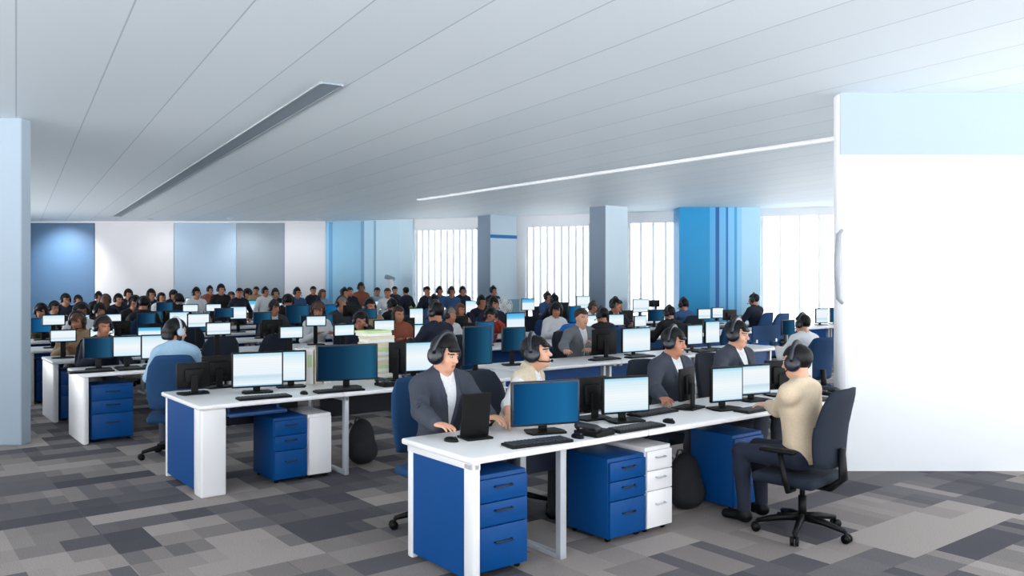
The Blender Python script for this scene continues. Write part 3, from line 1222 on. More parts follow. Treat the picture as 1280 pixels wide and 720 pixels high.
nt.links.new(tl.outputs[0], mx.inputs[1])
nt.links.new(df.outputs[0], mx.inputs[2])
tr = nt.nodes.new('ShaderNodeBsdfTransparent')
m4 = nt.nodes.new('ShaderNodeMixShader')
m4.inputs[0].default_value = 0.62
nt.links.new(mx.outputs[0], m4.inputs[1])
nt.links.new(tr.outputs[0], m4.inputs[2])
o_ = nt.nodes.new('ShaderNodeOutputMaterial')
nt.links.new(m4.outputs[0], o_.inputs[0])
M_blind = m
blind_labels = ['white vertical blinds between the striped blue wall and banded column', 'white vertical blinds between the banded column and grey column',
                'white vertical blinds between the grey column and bright blue column', 'white vertical blinds between the bright blue column and white wall end']
for i, (a, c, top) in enumerate(openings):
    xa, xc = wx(a), wx(c)
    b = MB()
    b.box((xa, 0.06, 0.35), (xa + 0.05, 0.14, top)).box((xc - 0.05, 0.06, 0.35), (xc, 0.14, top))
    b.box((xa, 0.06, 0.35), (xc, 0.14, 0.41)).box((xa, 0.06, top - 0.05), (xc, 0.14, top))
    pitch = [0.19, 0.21, 0.29, 0.46][i]
    k = max(3, round((xc - xa) / pitch))
    for j in range(1, k):
        xm = xa + (xc - xa) * j / k
        b.box((xm - 0.03, 0.07, 0.40), (xm + 0.03, 0.098, top - 0.04))
    wn = struct(ob('window_%d' % (i + 1), b.mesh('window_frame', mat('window_frame_grey', (132, 144, 154), 0.5)), loc=(XB, YB, 0), rot=(0, 0, WYAW)))
    ob('glass', MB().box((xa + 0.04, 0.10, 0.40), (xc - 0.04, 0.106, top - 0.04)).mesh('glass', M_day), wn)
    r = empty('vertical_blind', Vector((XB, YB, 0)) + Matrix.Rotation(WYAW, 3, 'Z') @ Vector(((xa + xc) / 2, 0, 0)), WYAW)
    hw = (xc - xa) / 2
    ob('headrail', MB().box((-hw + 0.01, -0.06, top - 0.06), (hw - 0.01, 0.0, top - 0.005), 0.008).mesh('headrail', M_whitepaint), r)
    ns = max(3, round(2 * hw / pitch))
    pitch = 2 * hw / ns
    sb = MB()
    for j in range(ns):
        xm = -hw + pitch * (j + 0.5)
        M = Matrix.Translation((xm, -0.03, 0)) @ Matrix.Rotation(0.10, 4, 'Z')
        sb.box((-pitch * 0.54, -0.0012, 0.40), (pitch * 0.54, 0.0012, top - 0.06), M=M)
    ob('slats', sb.mesh('slats', M_blind), r)
    tag(r, blind_labels[i], 'window blind')
# striped blue wall section beside the blinds
P_ = lambda q: (wx(q) - wx(409)) / (wx(517) - wx(409))
stops = [(0, (120, 190, 226)), (P_(412), (74, 150, 200)), (P_(417), (128, 188, 220)), (P_(452), (84, 148, 186)), (P_(456), (172, 212, 232)), (P_(468), (110, 164, 196)), (P_(471), (188, 220, 236)), (P_(500), (196, 224, 238))]
struct(ob('trim_7', MB().box((wx(409), -0.05, 0), (wx(517), 0.0, CEIL - 0.02)).mesh('trim_7', stripes_mat('pale_blue_stripes', stops)), loc=(XB, YB, 0), rot=(0, 0, WYAW)))
# columns: grey on the aisle face, pale on the other
M_colgrey = mat('column_grey', (128, 146, 164), 0.45, var=0.02, scale=2)
M_colpale = mat('column_pale', (208, 225, 234), 0.5, var=0.015, scale=2)
M_band = mat('blue_band', (20, 120, 186), 0.4, var=0.02)


def column(px_corner, D, Ll, Lr, idx, band=False):
    c = Vector(((px_corner - 640) / F * D, D, 0))
    b = MB()
    b.box((0, 0, 0), (Lr, Ll, CEIL), 0.0)
    o = ob('pillar', b.mesh('pillar', M_colpale), loc=c, rot=(0, 0, YAW))
    ob('grey_side', MB().box((-0.015, 0.0, 0), (0.0, Ll, CEIL - 0.01)).mesh('grey_side', M_colgrey), o)
    if band:
        ob('band', MB().box((0.0, -0.008, 2.80), (Lr, 0.0, 2.89)).mesh('band', M_band), o)
    return struct(o)


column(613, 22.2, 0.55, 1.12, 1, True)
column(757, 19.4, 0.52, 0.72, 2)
# wide bright blue column with painted stripes
D = 19.9
x0, x1 = (849 - 640) / F * D, (950 - 640) / F * D
P_ = lambda q: (q - 849) / 101
stops = [(0, (0, 148, 206)), (P_(887), (84, 176, 226)), (P_(894), (0, 92, 164)), (P_(899), (110, 186, 230)), (P_(907), (0, 114, 192)), (P_(910), (128, 198, 236)), (P_(918), (60, 160, 216)), (P_(921), (144, 206, 240)), (P_(927), (176, 220, 244))]
struct(ob('pillar', MB().box((x0, D, 0), (x1, D + 0.7, CEIL)).mesh('pillar', stripes_mat('bright_blue_stripes', stops))))
# near wall ends either side of the view
D = 8.75
struct(ob('wall_left', MB().box((-15.6, D, 0), ((39 - 640) / F * (D + 0.18), D + 0.18, CEIL), 0.012).mesh('wall_left', M_leftwall)))
D = 7.6
xr = (1050 - 640) / F * D
b = MB()
b.prism([(xr + 0.07 - 0.07 * math.cos(a), D + 0.09 - 0.09 * math.sin(a)) for a in [PI / 2 * j / 5 for j in range(5)]][::1] + [(xr + 0.07, D), (10.6, D), (10.6, D + 0.2), (xr + 0.02, D + 0.2)], 0, CEIL)
struct(ob('wall_front_right', b.mesh('wall_front_right', M_whitepaint)))
struct(ob('trim_8', MB().box((xr - 0.002, D - 0.012, 2.86), (10.6, D, CEIL)).mesh('trim_8', M_leftwall)))
pts = [(xr + 0.02, D, 1.52), (xr - 0.035, D - 0.05, 1.56), (xr - 0.05, D - 0.06, 1.85), (xr - 0.035, D - 0.05, 2.14), (xr + 0.02, D, 2.18)]
tag(ob('pull_handle', MB().tube(pts, [0.014, 0.02, 0.026, 0.02, 0.014], 10).mesh('pull_handle', M_greyplastic)), 'curved grey pull handle fixed to the white wall end', 'handle')

# ceiling: recessed dark slot and a slim light channel
def strip(p0, p1, w, z0, z1, name, m):
    p0, p1 = Vector(p0), Vector(p1)
    d = (p1 - p0).normalized()
    s = Vector((-d.y, d.x, 0)) * w / 2
    b = MB().prism([p0 + s, p0 - s, p1 - s, p1 + s][::-1], z0, z1)
    return ob(name, b.mesh(name, m))


p0, p1 = at(146, 270, CEIL), at(415, 104, CEIL)
M_slot = mat('slot_grey', (132, 146, 158), 0.6, var=0.03)
r = empty('ceiling_air_slot', (p0 + p1) / 2)
s1 = strip(p0, p1, 0.17, CEIL - 0.012, CEIL, 'slot_blade', M_slot)
s1.parent = r
s1.location = -(p0 + p1) / 2
for sd in (-1, 1):
    d = (p1 - p0).normalized()
    of = Vector((-d.y, d.x, 0)) * 0.095 * sd
    s2 = strip(p0 + of, p1 + of, 0.02, CEIL - 0.016, CEIL, 'slot_edge', M_greyplastic)
    s2.parent = r
    s2.location = -(p0 + p1) / 2
tag(r, 'long dark grey air slot running across the ceiling planks', 'ceiling vent')
p0, p1 = at(525, 249, CEIL), at(1049, 171, CEIL)
r = empty('linear_light', (p0 + p1) / 2)
s1 = strip(p0, p1, 0.16, CEIL - 0.02, CEIL, 'housing', M_whitepaint)
m = mat('light_diffuser', (240, 244, 248), 0.5, var=0.0)
m.node_tree.nodes['Principled BSDF'].inputs['Emission Color'].default_value = (0.9, 0.95, 1, 1)
m.node_tree.nodes['Principled BSDF'].inputs['Emission Strength'].default_value = 0.45
s2 = strip(p0, p1, 0.11, CEIL - 0.026, CEIL - 0.02, 'diffuser', m)
for s in (s1, s2):
    s.parent = r
    s.location = -(p0 + p1) / 2
tag(r, 'slim white linear light along the ceiling towards the windows', 'ceiling light')

# downlights washing the back wall panels
for px, nm in ((54, 'dark blue'), (188, 'wide white'), (288, 'pale blue'), (352, 'grey'), (398, 'narrow white')):
    D = YB - 1.25
    r = empty('downlight', ((px - 640) / F * D, D, CEIL))
    ob('ring', MB().lathe([(0.085, -0.012), (0.09, 0.0), (0.062, 0.0), (0.06, -0.012)], 18).mesh('ring', M_whitepaint), r)
    ob('bulb', MB().lathe([(0.058, -0.006), (0.058, 0.0)], 16).mesh('bulb', m), r)
    tag(r, 'small round ceiling downlight above the %s wall panel' % nm, 'ceiling light')
    L = bpy.data.lights.new('downlight_beam', 'SPOT')
    L.energy = {'dark blue': 420, 'wide white': 40, 'pale blue': 95, 'grey': 40, 'narrow white': 20}[nm]
    L.spot_size = math.radians(100)
    L.spot_blend = 1.0
    L.shadow_soft_size = 0.05
    lo = bpy.data.objects.new('downlight_beam', L)
    COL.objects.link(lo)
    lo.location = ((px - 640) / F * D, D, CEIL - 0.03)
    lo.rotation_euler = (math.radians(38), 0, 0)

# ================================================================== near rows
desk(0.0, 1.43, 0.0, 0.78, 'white office desk with blue end panel, in front of the suited man with loose hands', 'panel', None, skew=0.0)
a1 = bpy.data.objects['office_desk']
a1['label'] = 'white desk with blue end panel at the front corner of the nearest row'
a1['label'] = 'white desk with blue end panel, closest to the open carpet corner'
b = MB().box((0.74, 0.10, 0), (0.79, 0.15, 0.703), 0.006).box((0.74, 0.5, 0), (0.79, 0.55, 0.703), 0.006).box((0.74, 0.10, 0.0), (0.79, 0.55, 0.03), 0.004)
ob('leg_frame', b.mesh('leg_frame', M_silver), a1)
desk(1.43, 4.0, 0.0, 0.78, 'long white desk shared by the two suited people, reaching the white wall', None, 'tleg', mod=False)
ob('support_post', MB().box((0.02, 0.60, 0), (0.06, 0.70, 0.703), 0.006).mesh('support_post', M_silver), bpy.data.objects['office_desk.001'])


def span(px0, px1, v):
    return ray_v(px0, v), ray_v(px1, v)


t0, t1 = span(596, 646, 0.12)
pedestal(max(t0, 0.10), 0.12, d=0.42, label= 'blue drawer unit beside the blue end panel of the closest desk', w=0.38, hgt=0.60)
t0, t1 = span(762, 808, 0.12)
pedestal(t0, 0.12, d=0.42, label='blue drawer unit with white drawer unit touching its side', w=t1 - t0, hgt=0.56)
pedestal(t1 + 0.005, 0.12, d=0.42, label='white drawer unit squeezed beside a blue one under long desk', w=0.26, hgt=0.59, m=M_white)
t0, t1 = span(918, 950, 0.10)
pedestal(t0, 0.10, d=0.42, label='blue drawer unit near the knees of the person in beige shirt', w=t1 - t0 + 0.05, hgt=0.57)

# row B
B0 = -0.59
desk(B0, B0 + 1.26, 2.89, 1.05, 'white desk with blue end panel standing behind the open carpet, two lit monitors on it', 'block', None)
b1 = [o for o in bpy.data.objects if o.name.startswith('office_desk') and 'two lit monitors' in o.get('label', '')][0]
ob('keyboard_tray', MB().box((0.24, -0.03, 0.625), (0.72, 0.30, 0.655), 0.010).box((0.26, 0.1, 0.65), (0.28, 0.28, 0.703)).box((0.68, 0.1, 0.65), (0.70, 0.28, 0.703)).mesh('keyboard_tray', mat('tray_blue', (24, 62, 112), 0.4)), b1)
desk(B0 + 1.26, B0 + 3.45, 2.89, 0.50 + 0.40, 'long white desk behind the man in grey jacket, dark blue monitor on it', 'leg', 'leg')
pedestal(B0 + 0.66, 3.0, d=0.48, label='blue drawer unit under the desk with two lit monitors', w=0.30, hgt=0.56)
pedestal(B0 + 0.97, 3.0, d=0.48, label='plain white storage unit beside the blue drawers under the second row', w=0.22, hgt=0.56, m=M_white, n=1, name='storage_unit')
# row C
for i, (ta, tb, lab) in enumerate(((2.95, 4.6, 'white desk where the person in open grey jacket sits'), (4.6, 6.2, 'white desk behind the first suited man, beside the bright monitor'), (6.2, 8.0, 'white desk carrying the low blue divider near the windows'))):
    desk(ta, tb, 3.4, 0.75, lab, 'tleg', 'tleg', full=False)


def near_mon(px, ybase, wpx, ytop, ybot, kind, label, dy=0.0, v=None):
    D = F * (EYE - DESK) / (ybase - HZ)
    X = (px - 640) / F * D
    w = wpx * D / F / 0.86
    top = EYE - (ytop - HZ) * D / F - DESK
    bot = EYE - (ybot - HZ) * D / F - DESK
    bot = max(bot, 0.05)
    r = monitor((X, D, DESK), YAW + dy, kind, label, w, top - bot, top)
    return r


near_mon(682, 541, 80, 476, 533, 'blue', 'big monitor with plain blue screen on the closest desk', -0.30)
near_mon(782, 527, 58, 470, 517, 'white', 'lit monitor between the blue screen monitor and first suited man', -0.25)
near_mon(908, 512, 44, 458, 502, 'white', 'lit monitor just beyond the first suited man, with a second beside it', -0.2)
near_mon(944, 501, 40, 456, 494, 'sheet', 'lit monitor showing a chart, below the second suited man', -0.2)
near_mon(974, 494, 34, 450, 488, 'back', 'black-backed monitor facing away, beside the chart monitor', PI - 0.5)
near_mon(1000, 491, 30, 444, 484, 'white', 'pale monitor at the desk end beside the person in beige', -0.5)
near_mon(738, 523, 40, 470, 512, 'back', 'black monitor turned away, between blue and lit screens', PI - 0.1)
near_mon(858, 510, 34, 460, 500, 'back', 'black monitor turned towards the first suited man', PI + 0.25)


def slab_tablet(loc, yaw, w, hgt, label):
    r = empty('tablet_stand', loc, yaw)
    M = Matrix.Rotation(math.radians(-8), 4, 'X')
    ob('tablet', MB().box((-w / 2, 0, 0.012), (w / 2, 0.014, hgt), 0.005, M=M).mesh('tablet', M_black), r)
    ob('foot', MB().box((-w / 2 + 0.01, -0.06, 0), (w / 2 - 0.01, 0.10, 0.014), 0.004).mesh('foot', M_black), r)
    return tag(r, label, 'tablet')


q = at(592, 547, DESK)
slab_tablet(q, YAW + PI - 0.15, 0.20, 0.29, 'black upright tablet in front of the man in grey jacket')


def on(px, py):
    return at(px, py, DESK)


def onv(px, v):
    return G(ray_v(px, v), v, DESK)


keyboard(onv(672, 0.11), YAW - 0.12, 'black keyboard under the plain blue screen')
keyboard(onv(795, 0.10), YAW, 'black keyboard below the lit monitor beside first suited man')
keyboard(onv(816, 0.46), YAW + 0.05, 'black keyboard at the first suited man\'s hands')
keyboard(onv(948, 0.08), YAW, 'black keyboard under the lit monitor past the first suited man')
keyboard(onv(1012, 0.09), YAW, 'black keyboard under the chart monitor')
mouse(on(564, 552), YAW + 0.4, 'black computer mouse by the hand of man in grey jacket')
mouse(onv(722, 0.10), YAW, 'black computer mouse beside the blue screen keyboard')
mouse(onv(836, 0.12), YAW, 'black computer mouse beside the lit monitor')
phone(onv(743, 0.12), YAW + 0.1, 'black desk phone between the blue and lit monitors')
phone(onv(1040, 0.20), YAW, 'black desk phone by the hands of person in beige')
near_mon(322, 491, 54, 439, 486, 'sheet', 'wider lit monitor of the pair on the desk by the carpet', -0.2)
near_mon(364, 484, 32, 438, 478, 'white', 'narrower lit monitor of the pair on the desk by the carpet', -0.35)
near_mon(434, 485, 66, 431, 476, 'dark', 'wide dark blue monitor on the second row', -0.3)
near_mon(519, 471, 42, 427, 466, 'white', 'lit monitor behind the shoulder of man in grey jacket', -0.2)
near_mon(241, 492, 34, 453, 486, 'back', 'black monitor back at the end of the second row', PI)
near_mon(272, 484, 34, 444, 478, 'back', 'black monitor back beside the lit pair', PI)
near_mon(497, 475, 20, 428, 466, 'back', 'black monitor seen edge on beside the paper pile', PI - 0.9)
near_mon(597, 464, 36, 407, 456, 'dark', 'dark blue monitor between the man in grey jacket and headset woman', -0.1)
keyboard(onv(330, 3.0), YAW - 0.1, 'black keyboard below the lit pair of monitors')
keyboard(onv(424, 3.0), YAW - 0.1, 'black keyboard below the wide dark blue monitor')
keyboard(onv(528, 3.0), YAW - 0.1, 'black keyboard behind the man in grey jacket')
mouse(onv(380, 3.02), YAW, 'black computer mouse between the lit pair and dark blue monitor')
phone(G(ray_v(490, 3.0), 3.08, DESK), YAW, 'black desk phone at the foot of the paper pile')


def paper_pile(loc, yaw, n, w, d, label, mats_, seed=1):
    rnd = random.Random(seed)
    r = empty('paper_pile', loc, yaw)
    z = 0.0
    for i in range(n):
        hh = rnd.uniform(0.018, 0.035) if n > 3 else 0.004
        ox, oy = rnd.uniform(-0.02, 0.02), rnd.uniform(-0.015, 0.015)
        M = Matrix.Translation((ox, oy, z)) @ Matrix.Rotation(rnd.uniform(-0.12, 0.12), 4, 'Z')
        ob('folder', MB().box((-w / 2, -d / 2, 0), (w / 2, d / 2, hh), 0.004, M=M).mesh('folder', mats_[i % len(mats_)]), r)
        z += hh
    return tag(r, label, 'papers')


q = G(ray_v(469, 3.68), 3.68, DESK)
paper_pile(q, YAW, 17, 0.28, 0.24, 'tall pile of cream and pale green folders on the second row', [M_papercream, M_paper, M_papercream, M_paper, M_papergreen, M_papercream], 3)


def binder(loc, yaw, col, label, hgt=0.32):
    r = empty('binder', loc, yaw)
    b = MB().box((-0.035, 0, 0), (-0.031, 0.26, hgt), 0.001).box((0.031, 0, 0), (0.035, 0.26, hgt), 0.001).box((-0.035, -0.004, 0), (0.035, 0.0, hgt), 0.002)
    ob('cover', b.mesh('cover', col), r)
    ob('sheets', MB().box((-0.028, 0.004, 0.004), (0.028, 0.25, hgt - 0.01)).mesh('sheets', M_paper), r)
    ob('spine_label', MB().box((-0.022, -0.0055, hgt * 0.5), (0.022, -0.0042, hgt * 0.85)).mesh('spine_label', M_papergreen), r)
    return tag(r, label, 'binder')


for i, (px, c, l) in enumerate(((387, M_paper, 'white'), (398, M_papercream, 'cream'), (409, M_paper, 'white'))):
    binder(G(ray_v(px, 3.6), 3.6, DESK), YAW, c, ['white binder closest to the lit pair of monitors', 'cream binder standing between two white binders', 'white binder half behind the wide dark blue monitor'][i], 0.33)
# flat papers
for i, (px, py, lab) in list(enumerate(((612, 484, 'white papers on the desk behind the headset woman'), (640, 471, 'white sheet on the desk beyond the headset woman'), (896, 521, 'loose white papers at the elbow of the first suited man'))))[:2]:
    if py > 0:
        paper_pile((at(px, py, DESK) if i == 0 else onv(880, 0.20)) if i != 1 else G(3.3, 3.52, DESK), YAW + 0.3 * i, 2 if i != 1 else 1, 0.22, 0.30, lab, [M_paper], 10 + i)


def backpack(loc, yaw, label):
    r = empty('backpack', loc, yaw)
    me, _, _ = Field([('e', np.array([0, 0, 0.22]), (0.15, 0.10, 0.20), I3, 0.05), ('e', np.array([0, -0.02, 0.11]), (0.16, 0.12, 0.11), I3, 0.05), ('e', np.array([0, -0.09, 0.14]), (0.10, 0.05, 0.10), I3, 0.02)], 0.012).mesh('sack', CLOTH['black'])
    ob('sack', me, r)
    for sd in (-1, 1):
        ob('strap', MB().tube([(sd * 0.06, 0.07, 0.38), (sd * 0.08, 0.13, 0.30), (sd * 0.10, 0.13, 0.16), (sd * 0.10, 0.08, 0.06)], 0.016, 8, flat=0.5).mesh('strap', M_blackgrey), r)
    ob('grab_loop', MB().tube([(-0.04, 0.05, 0.385), (-0.02, 0.05, 0.43), (0.02, 0.05, 0.43), (0.04, 0.05, 0.385)], 0.008, 8).mesh('grab_loop', M_blackgrey), r)
    return tag(r, label, 'bag')


backpack(G(ray_v(856, 0.42), 0.42), YAW, 'black backpack on the floor between white and blue drawer units')
backpack(G(ray_v(452, 3.3), 3.3), YAW + 0.4, 'black backpack under the second row beside the blue chair')


# ------------------------------------------------------------------ near people
def loc_of(root_loc, yaw, world):
    d = Vector(world) - Vector(root_loc)
    return np.array(Matrix.Rotation(-yaw, 3, 'Z') @ d)


def near_person(px, v, yaw, label, look, handr, handl, chairfab, chairlabel, chair_off=0.0, sc=1.0, fine=0.0062, **kw):
    root = G(ray_v(px, v), v)
    p = dict(h=fine, hand_r=loc_of(root, yaw, handr) / sc, hand_l=loc_of(root, yaw, handl) / sc, **kw)
    pd = build_person(p)
    r = place_person(pd, root + Vector((0, 0, 0.437 * (1 - sc))), yaw, look, label, sc=sc)
    cy = yaw + chair_off
    chair(root + Vector((0, 0, 0)), cy, chairfab, chairlabel, arms='beige' in label)
    return r, root


def pt(px, py, z):
    return at(px, py, z)


HZT = DESK + 0.05   # wrist height over the worktop
# man in grey jacket
near_person(546, 1.20, YAW, 'man in dark grey jacket and white shirt with navy headset at the closest desk', dict(skin=SKIN[0], hair=HAIR['black'], top=CLOTH['slate grey'], shirt=CLOTH['white'], trousers=CLOTH['charcoal'], headset=M_headset),
            pt(548, 541, HZT), pt(622, 533, HZT), M_bluefab, 'blue swivel chair of the man in grey jacket, black star base on carpet', lean=0.16, head_yaw=0.30, head_pitch=0.22, top='jacket', hair='fringe', headset_size=1.6, curl=0.3, hdir_l=(0.1, -1, -0.05), hdir_r=(0.35, -1, -0.05))
# woman in cream vest
near_person(636, 1.22, YAW + 0.55, 'headset woman in cream vest and white shirt leaning over the closest desk', dict(skin=SKIN[0], hair=HAIR['black'], top=CLOTH['cream'], shirt=CLOTH['white'], trousers=CLOTH['black'], headset=M_headset),
            pt(633, 527, HZT), G(1.25, 0.55, HZT), M_navyfab, 'dark swivel chair under the woman in cream vest', chair_off=-0.3, lean=0.36, head_yaw=0.05, head_pitch=-0.12, top='vest', hair='fringe', female=True, headset_size=1.5, mic=-1)
# first suited man
near_person(832, 1.11, YAW, 'first suited man with white open collar and headset, behind the black monitor', dict(skin=SKIN[1], hair=HAIR['black'], top=CLOTH['slate grey'], shirt=CLOTH['white'], trousers=CLOTH['charcoal'], headset=M_headset),
            G(ray_v(828, 0.70), 0.70, HZT), G(ray_v(862, 0.70), 0.70, HZT), M_navyfab, 'dark swivel chair of the first suited man', lean=0.14, head_yaw=0.35, head_pitch=0.12, top='jacket', hair='fringe', headset_size=1.35, foot=0.05, sc=0.97)
# second suited man
near_person(914, 1.16, YAW, 'second suited person with pale collar and big headset behind the lit pair of monitors', dict(skin=SKIN[0], hair=HAIR['black'], top=CLOTH['slate grey'], shirt=CLOTH['white'], trousers=CLOTH['charcoal'], headset=M_headset),
            G(ray_v(905, 0.72), 0.72, HZT), G(ray_v(945, 0.72), 0.72, HZT), M_navyfab, 'dark swivel chair behind the second suited person', lean=0.10, head_yaw=0.25, head_pitch=0.12, top='jacket', hair='fringe', headset_size=1.6)
# person in beige at the desk end, seen from behind
near_person(1003, -0.50, YAW + PI + 0.12, 'person in beige shirt with navy headset seen from behind near the white wall', dict(skin=SKIN[0], hair=HAIR['black'], top=CLOTH['beige'], trousers=CLOTH['navy'], headset=M_headset),
            pt(986, 511, HZT), pt(962, 512, HZT), M_navyfab, 'tall navy swivel chair seen from behind at the white wall', lean=0.05, head_yaw=0.05, head_pitch=0.15, top='sweater', hair='short', headset_size=1.5, sc=0.93, pole_r=(-0.4, 0.2, -1), hdir_r=(0.3, -1, 0), hdir_l=(-0.1, -1, 0))

# ================================================================== everyone and everything further back
REG = []


def register(root, base, px, D):
    REG.append((root, base, px, D))


ZONES = [(-400, 119, 'dark blue panel', 'pale wall end'), (119, 218, 'wide white panel', 'dark blue panel'), (218, 296, 'pale blue panel', 'wide white panel'), (296, 356, 'grey panel', 'pale blue panel'),
         (356, 408, 'narrow white panel', 'grey panel'), (408, 517, 'striped blue wall', 'narrow white panel'), (517, 598, 'blinds by striped wall', 'striped wall'), (598, 657, 'banded column', 'striped wall'),
         (657, 738, 'blinds by banded column', 'banded column'), (738, 785, 'grey column', 'banded column'), (785, 849, 'blinds by grey column', 'grey column'), (849, 950, 'bright blue column', 'grey column'), (950, 1700, 'blinds by white wall', 'blue column')]
ORD = ['first', 'second', 'third', 'fourth', 'fifth', 'sixth', 'seventh', 'eighth', 'ninth', 'tenth', 'eleventh', 'twelfth', 'thirteenth', 'fourteenth']


def finish_labels():
    by = {}
    for root, base, px, D in REG:
        z = next(z for z in ZONES if z[0] <= px < z[1])
        by.setdefault((base, z), []).append((px, D, root))
    for (base, z), l in by.items():
        l.sort(key=lambda q: (q[0], q[1]))
        for i, (px, D, root) in enumerate(l):
            lab = '%s before the %s' % (base, z[2])
            if len(l) > 1:
                lab = '%s before the %s, %s from %s' % (base, z[2], ORD[i], z[3])
            root['label'] = lab


ROWS = [5.85, 7.55, 9.35, 11.15, 12.95, 14.75, 16.55, 18.35, 20.1]
SLOT = {}
T0 = -0.86


def mark(v, t):
    if v in ROWS:
        SLOT.setdefault((ROWS.index(v), math.floor((t - T0) / 1.6)), []).append(t)


# figure prototypes, shared by the crowd
def proto(**kw):
    d = dict(h=0.0125, hand_r=np.array([-0.14, -0.38, 0.86]), hand_l=np.array([0.14, -0.38, 0.86]))
    d.update(kw)
    return build_person(d)


PROT = {'a': proto(top='sweater', hair='short', lean=0.10, head_yaw=0.25, headset_size=1.3),
        'b': proto(top='sweater', hair='long', female=True, lean=0.18, head_yaw=-0.3, head_pitch=0.25, headset_size=1.3),
        'c': proto(top='jacket', hair='fringe', lean=0.12, head_yaw=0.4, headset=True, headset_size=1.3),
        'd': proto(top='sweater', hair='bob', female=True, lean=0.06, head_yaw=0.1, headset=False),
        'e': proto(top='sweater', hair='short', lean=0.30, head_yaw=-0.15, head_pitch=0.35, headset_size=1.3, hand_l=np.array([0.08, -0.30, 1.10])),
        's': proto(top='sweater', hair='short', stand=True, lean=0.02, head_yaw=0.3, headset=True, headset_size=1.2, hand_r=np.array([-0.28, -0.05, 0.86]), hand_l=np.array([0.28, -0.08, 0.86])),
        'w': proto(top='sweater', hair='bun', stand=True, female=True, lean=0.02, head_yaw=-0.3, headset=False, hand_r=np.array([-0.24, -0.12, 0.92]), hand_l=np.array([0.22, -0.16, 0.98]))}
BASE_Z = {'a': 1.352, 'b': 1.345, 'c': 1.352, 'd': 1.34, 'e': 1.30, 's': 1.74, 'w': 1.74}
OCC = []


def free(p, r=0.56):
    return all((Vector((p.x, p.y)) - q).length > r for q in OCC)


def crowd(px, ytop, top='navy', hair='black', kind=None, back=False, skin=0, hs=M_headset, row=None):
    best = None
    for v in ([row] if row is not None else ROWS):
        vv = v - 0.45 if back else v + 1.18
        t = ray_v(px, vv)
        p = G(t, vv)
        lim = wall_depth(px) - 0.75
        if p.y > lim or p.y < 7 or t < -0.45:
            continue
        if abs(px - 760) < 30 and p.y > 18.6 or abs(px - 625) < 40 and p.y > 21.2 or 840 < px < 960 and p.y > 18.9:
            continue
        z = EYE - (ytop - HZ) * p.y / F
        if z > 1.47 and p.y < 17.5:
            z = 1.40
            pen = 0.4
        else:
            pen = 0
        if not free(p, 0.67):
            continue
        cost = pen + min(abs(z - 1.36), abs(z - 1.60) + 0.06) + 0.002 * p.y
        if best is None or cost < best[0]:
            best = (cost, v, vv, t, p, z)
    if best is None:
        print('DROPPED', px, ytop)
        return
    cost, v, vv, t, p, z = best
    stand = z > 1.47
    if stand:
        kind = kind if kind in ('s', 'w') else random.choice('sw')
    elif kind is None or kind in 'sw':
        kind = random.choice('abbcdde')
    sc = max(0.88 if stand else 0.93, min(1.06, z / BASE_Z[kind]))
    yaw = YAW + (PI if back else 0) + random.uniform(-0.25, 0.25)
    OCC.append(Vector((p.x, p.y)))
    skin = max(skin, 1) if p.y > 12 else skin
    look = dict(skin=SKIN[skin], hair=HAIR[hair], top=CLOTH[top], shirt=CLOTH['white'], trousers=CLOTH['charcoal'], headset=hs)
    r = place_person(PROT[kind], p + Vector((0, 0, 0 if stand or sc > 1 else 0.437 * (1 - sc))), yaw, look, None, sc=sc)
    r['category'] = 'person'
    r['group'] = 'people in the rows further back'
    base = '%s-haired %sperson in %s top' % (hair, 'standing ' if stand else '', top)
    register(r, base, px, p.y)
    if not stand:
        fab, nm = random.choice(((M_navyfab, 'navy'), (M_bluefab, 'blue')))
        c = chair(p, yaw, fab, None, full=p.y < 11, arms=False)
        c['category'] = 'chair'
        c['group'] = 'occupied chairs further back'
        register(c, 'occupied %s office chair' % nm, px, p.y)
    mark(v, t)


def far_mon(px, ytop, ybot, wpx, kind='white', row=None):
    best = None
    for v in ([row] if row is not None else ROWS):
        vv = v + (0.40 if v not in (3.4,) else 0.42)
        t = ray_v(px, vv)
        p = G(t, vv)
        if p.y > wall_depth(px) - 0.6 or t < T0 + 0.1:
            continue
        if abs(px - 760) < 30 and p.y > 18.6 or abs(px - 625) < 40 and p.y > 21.2 or 840 < px < 960 and p.y > 18.9:
            continue
        z = EYE - (ytop - HZ) * p.y / F - DESK
        clash = any((Vector((p.x, p.y)) - q).length < 0.45 for q in MOCC)
        cost = abs(z - 0.46) + (0.4 if clash else 0)
        if best is None or cost < best[0]:
            best = (cost, v, t, p, z)
    if best is None:
        return
    cost, v, t, p, z = best
    MOCC.append(Vector((p.x, p.y)))
    top = round(max(0.36, min(0.60, z)) * 25) / 25
    w = round(max(0.28, min(0.62, wpx * p.y / F / 0.85)) * 20) / 20
    hg = round(max(0.18, min(top - 0.06, (ybot - ytop) * p.y / F)) * 25) / 25
    yaw = YAW - 0.15 + random.uniform(-0.15, 0.15) + (PI if kind == 'back' else 0)
    r = monitor(Vector((p.x, p.y, DESK)), yaw, kind, None, w, hg, top)
    r['category'] = 'monitor'
    r['group'] = 'monitors further back'
    register(r, {'white': 'white-screened monitor', 'sheet': 'pale-screened monitor', 'window': 'monitor with pale blue screen', 'blue': 'blue-screened monitor', 'dark': 'navy-screened monitor', 'back': 'black monitor back'}[kind], px, p.y)
    mark(v, t)


MOCC = []


def lone_chair(px, v, back, fab, nm, dy=0.0, sc=1.0):
    t = ray_v(px, v)
    p = G(t, v)
    OCC.append(Vector((p.x, p.y)))
    c = chair(p, YAW + (PI if back else 0) + dy, fab, None, full=p.y < 11, arms=False)
    c.scale = (sc, sc, sc)
    c['category'] = 'chair'
    register(c, 'empty %s office chair' % nm, px, p.y)
    return c


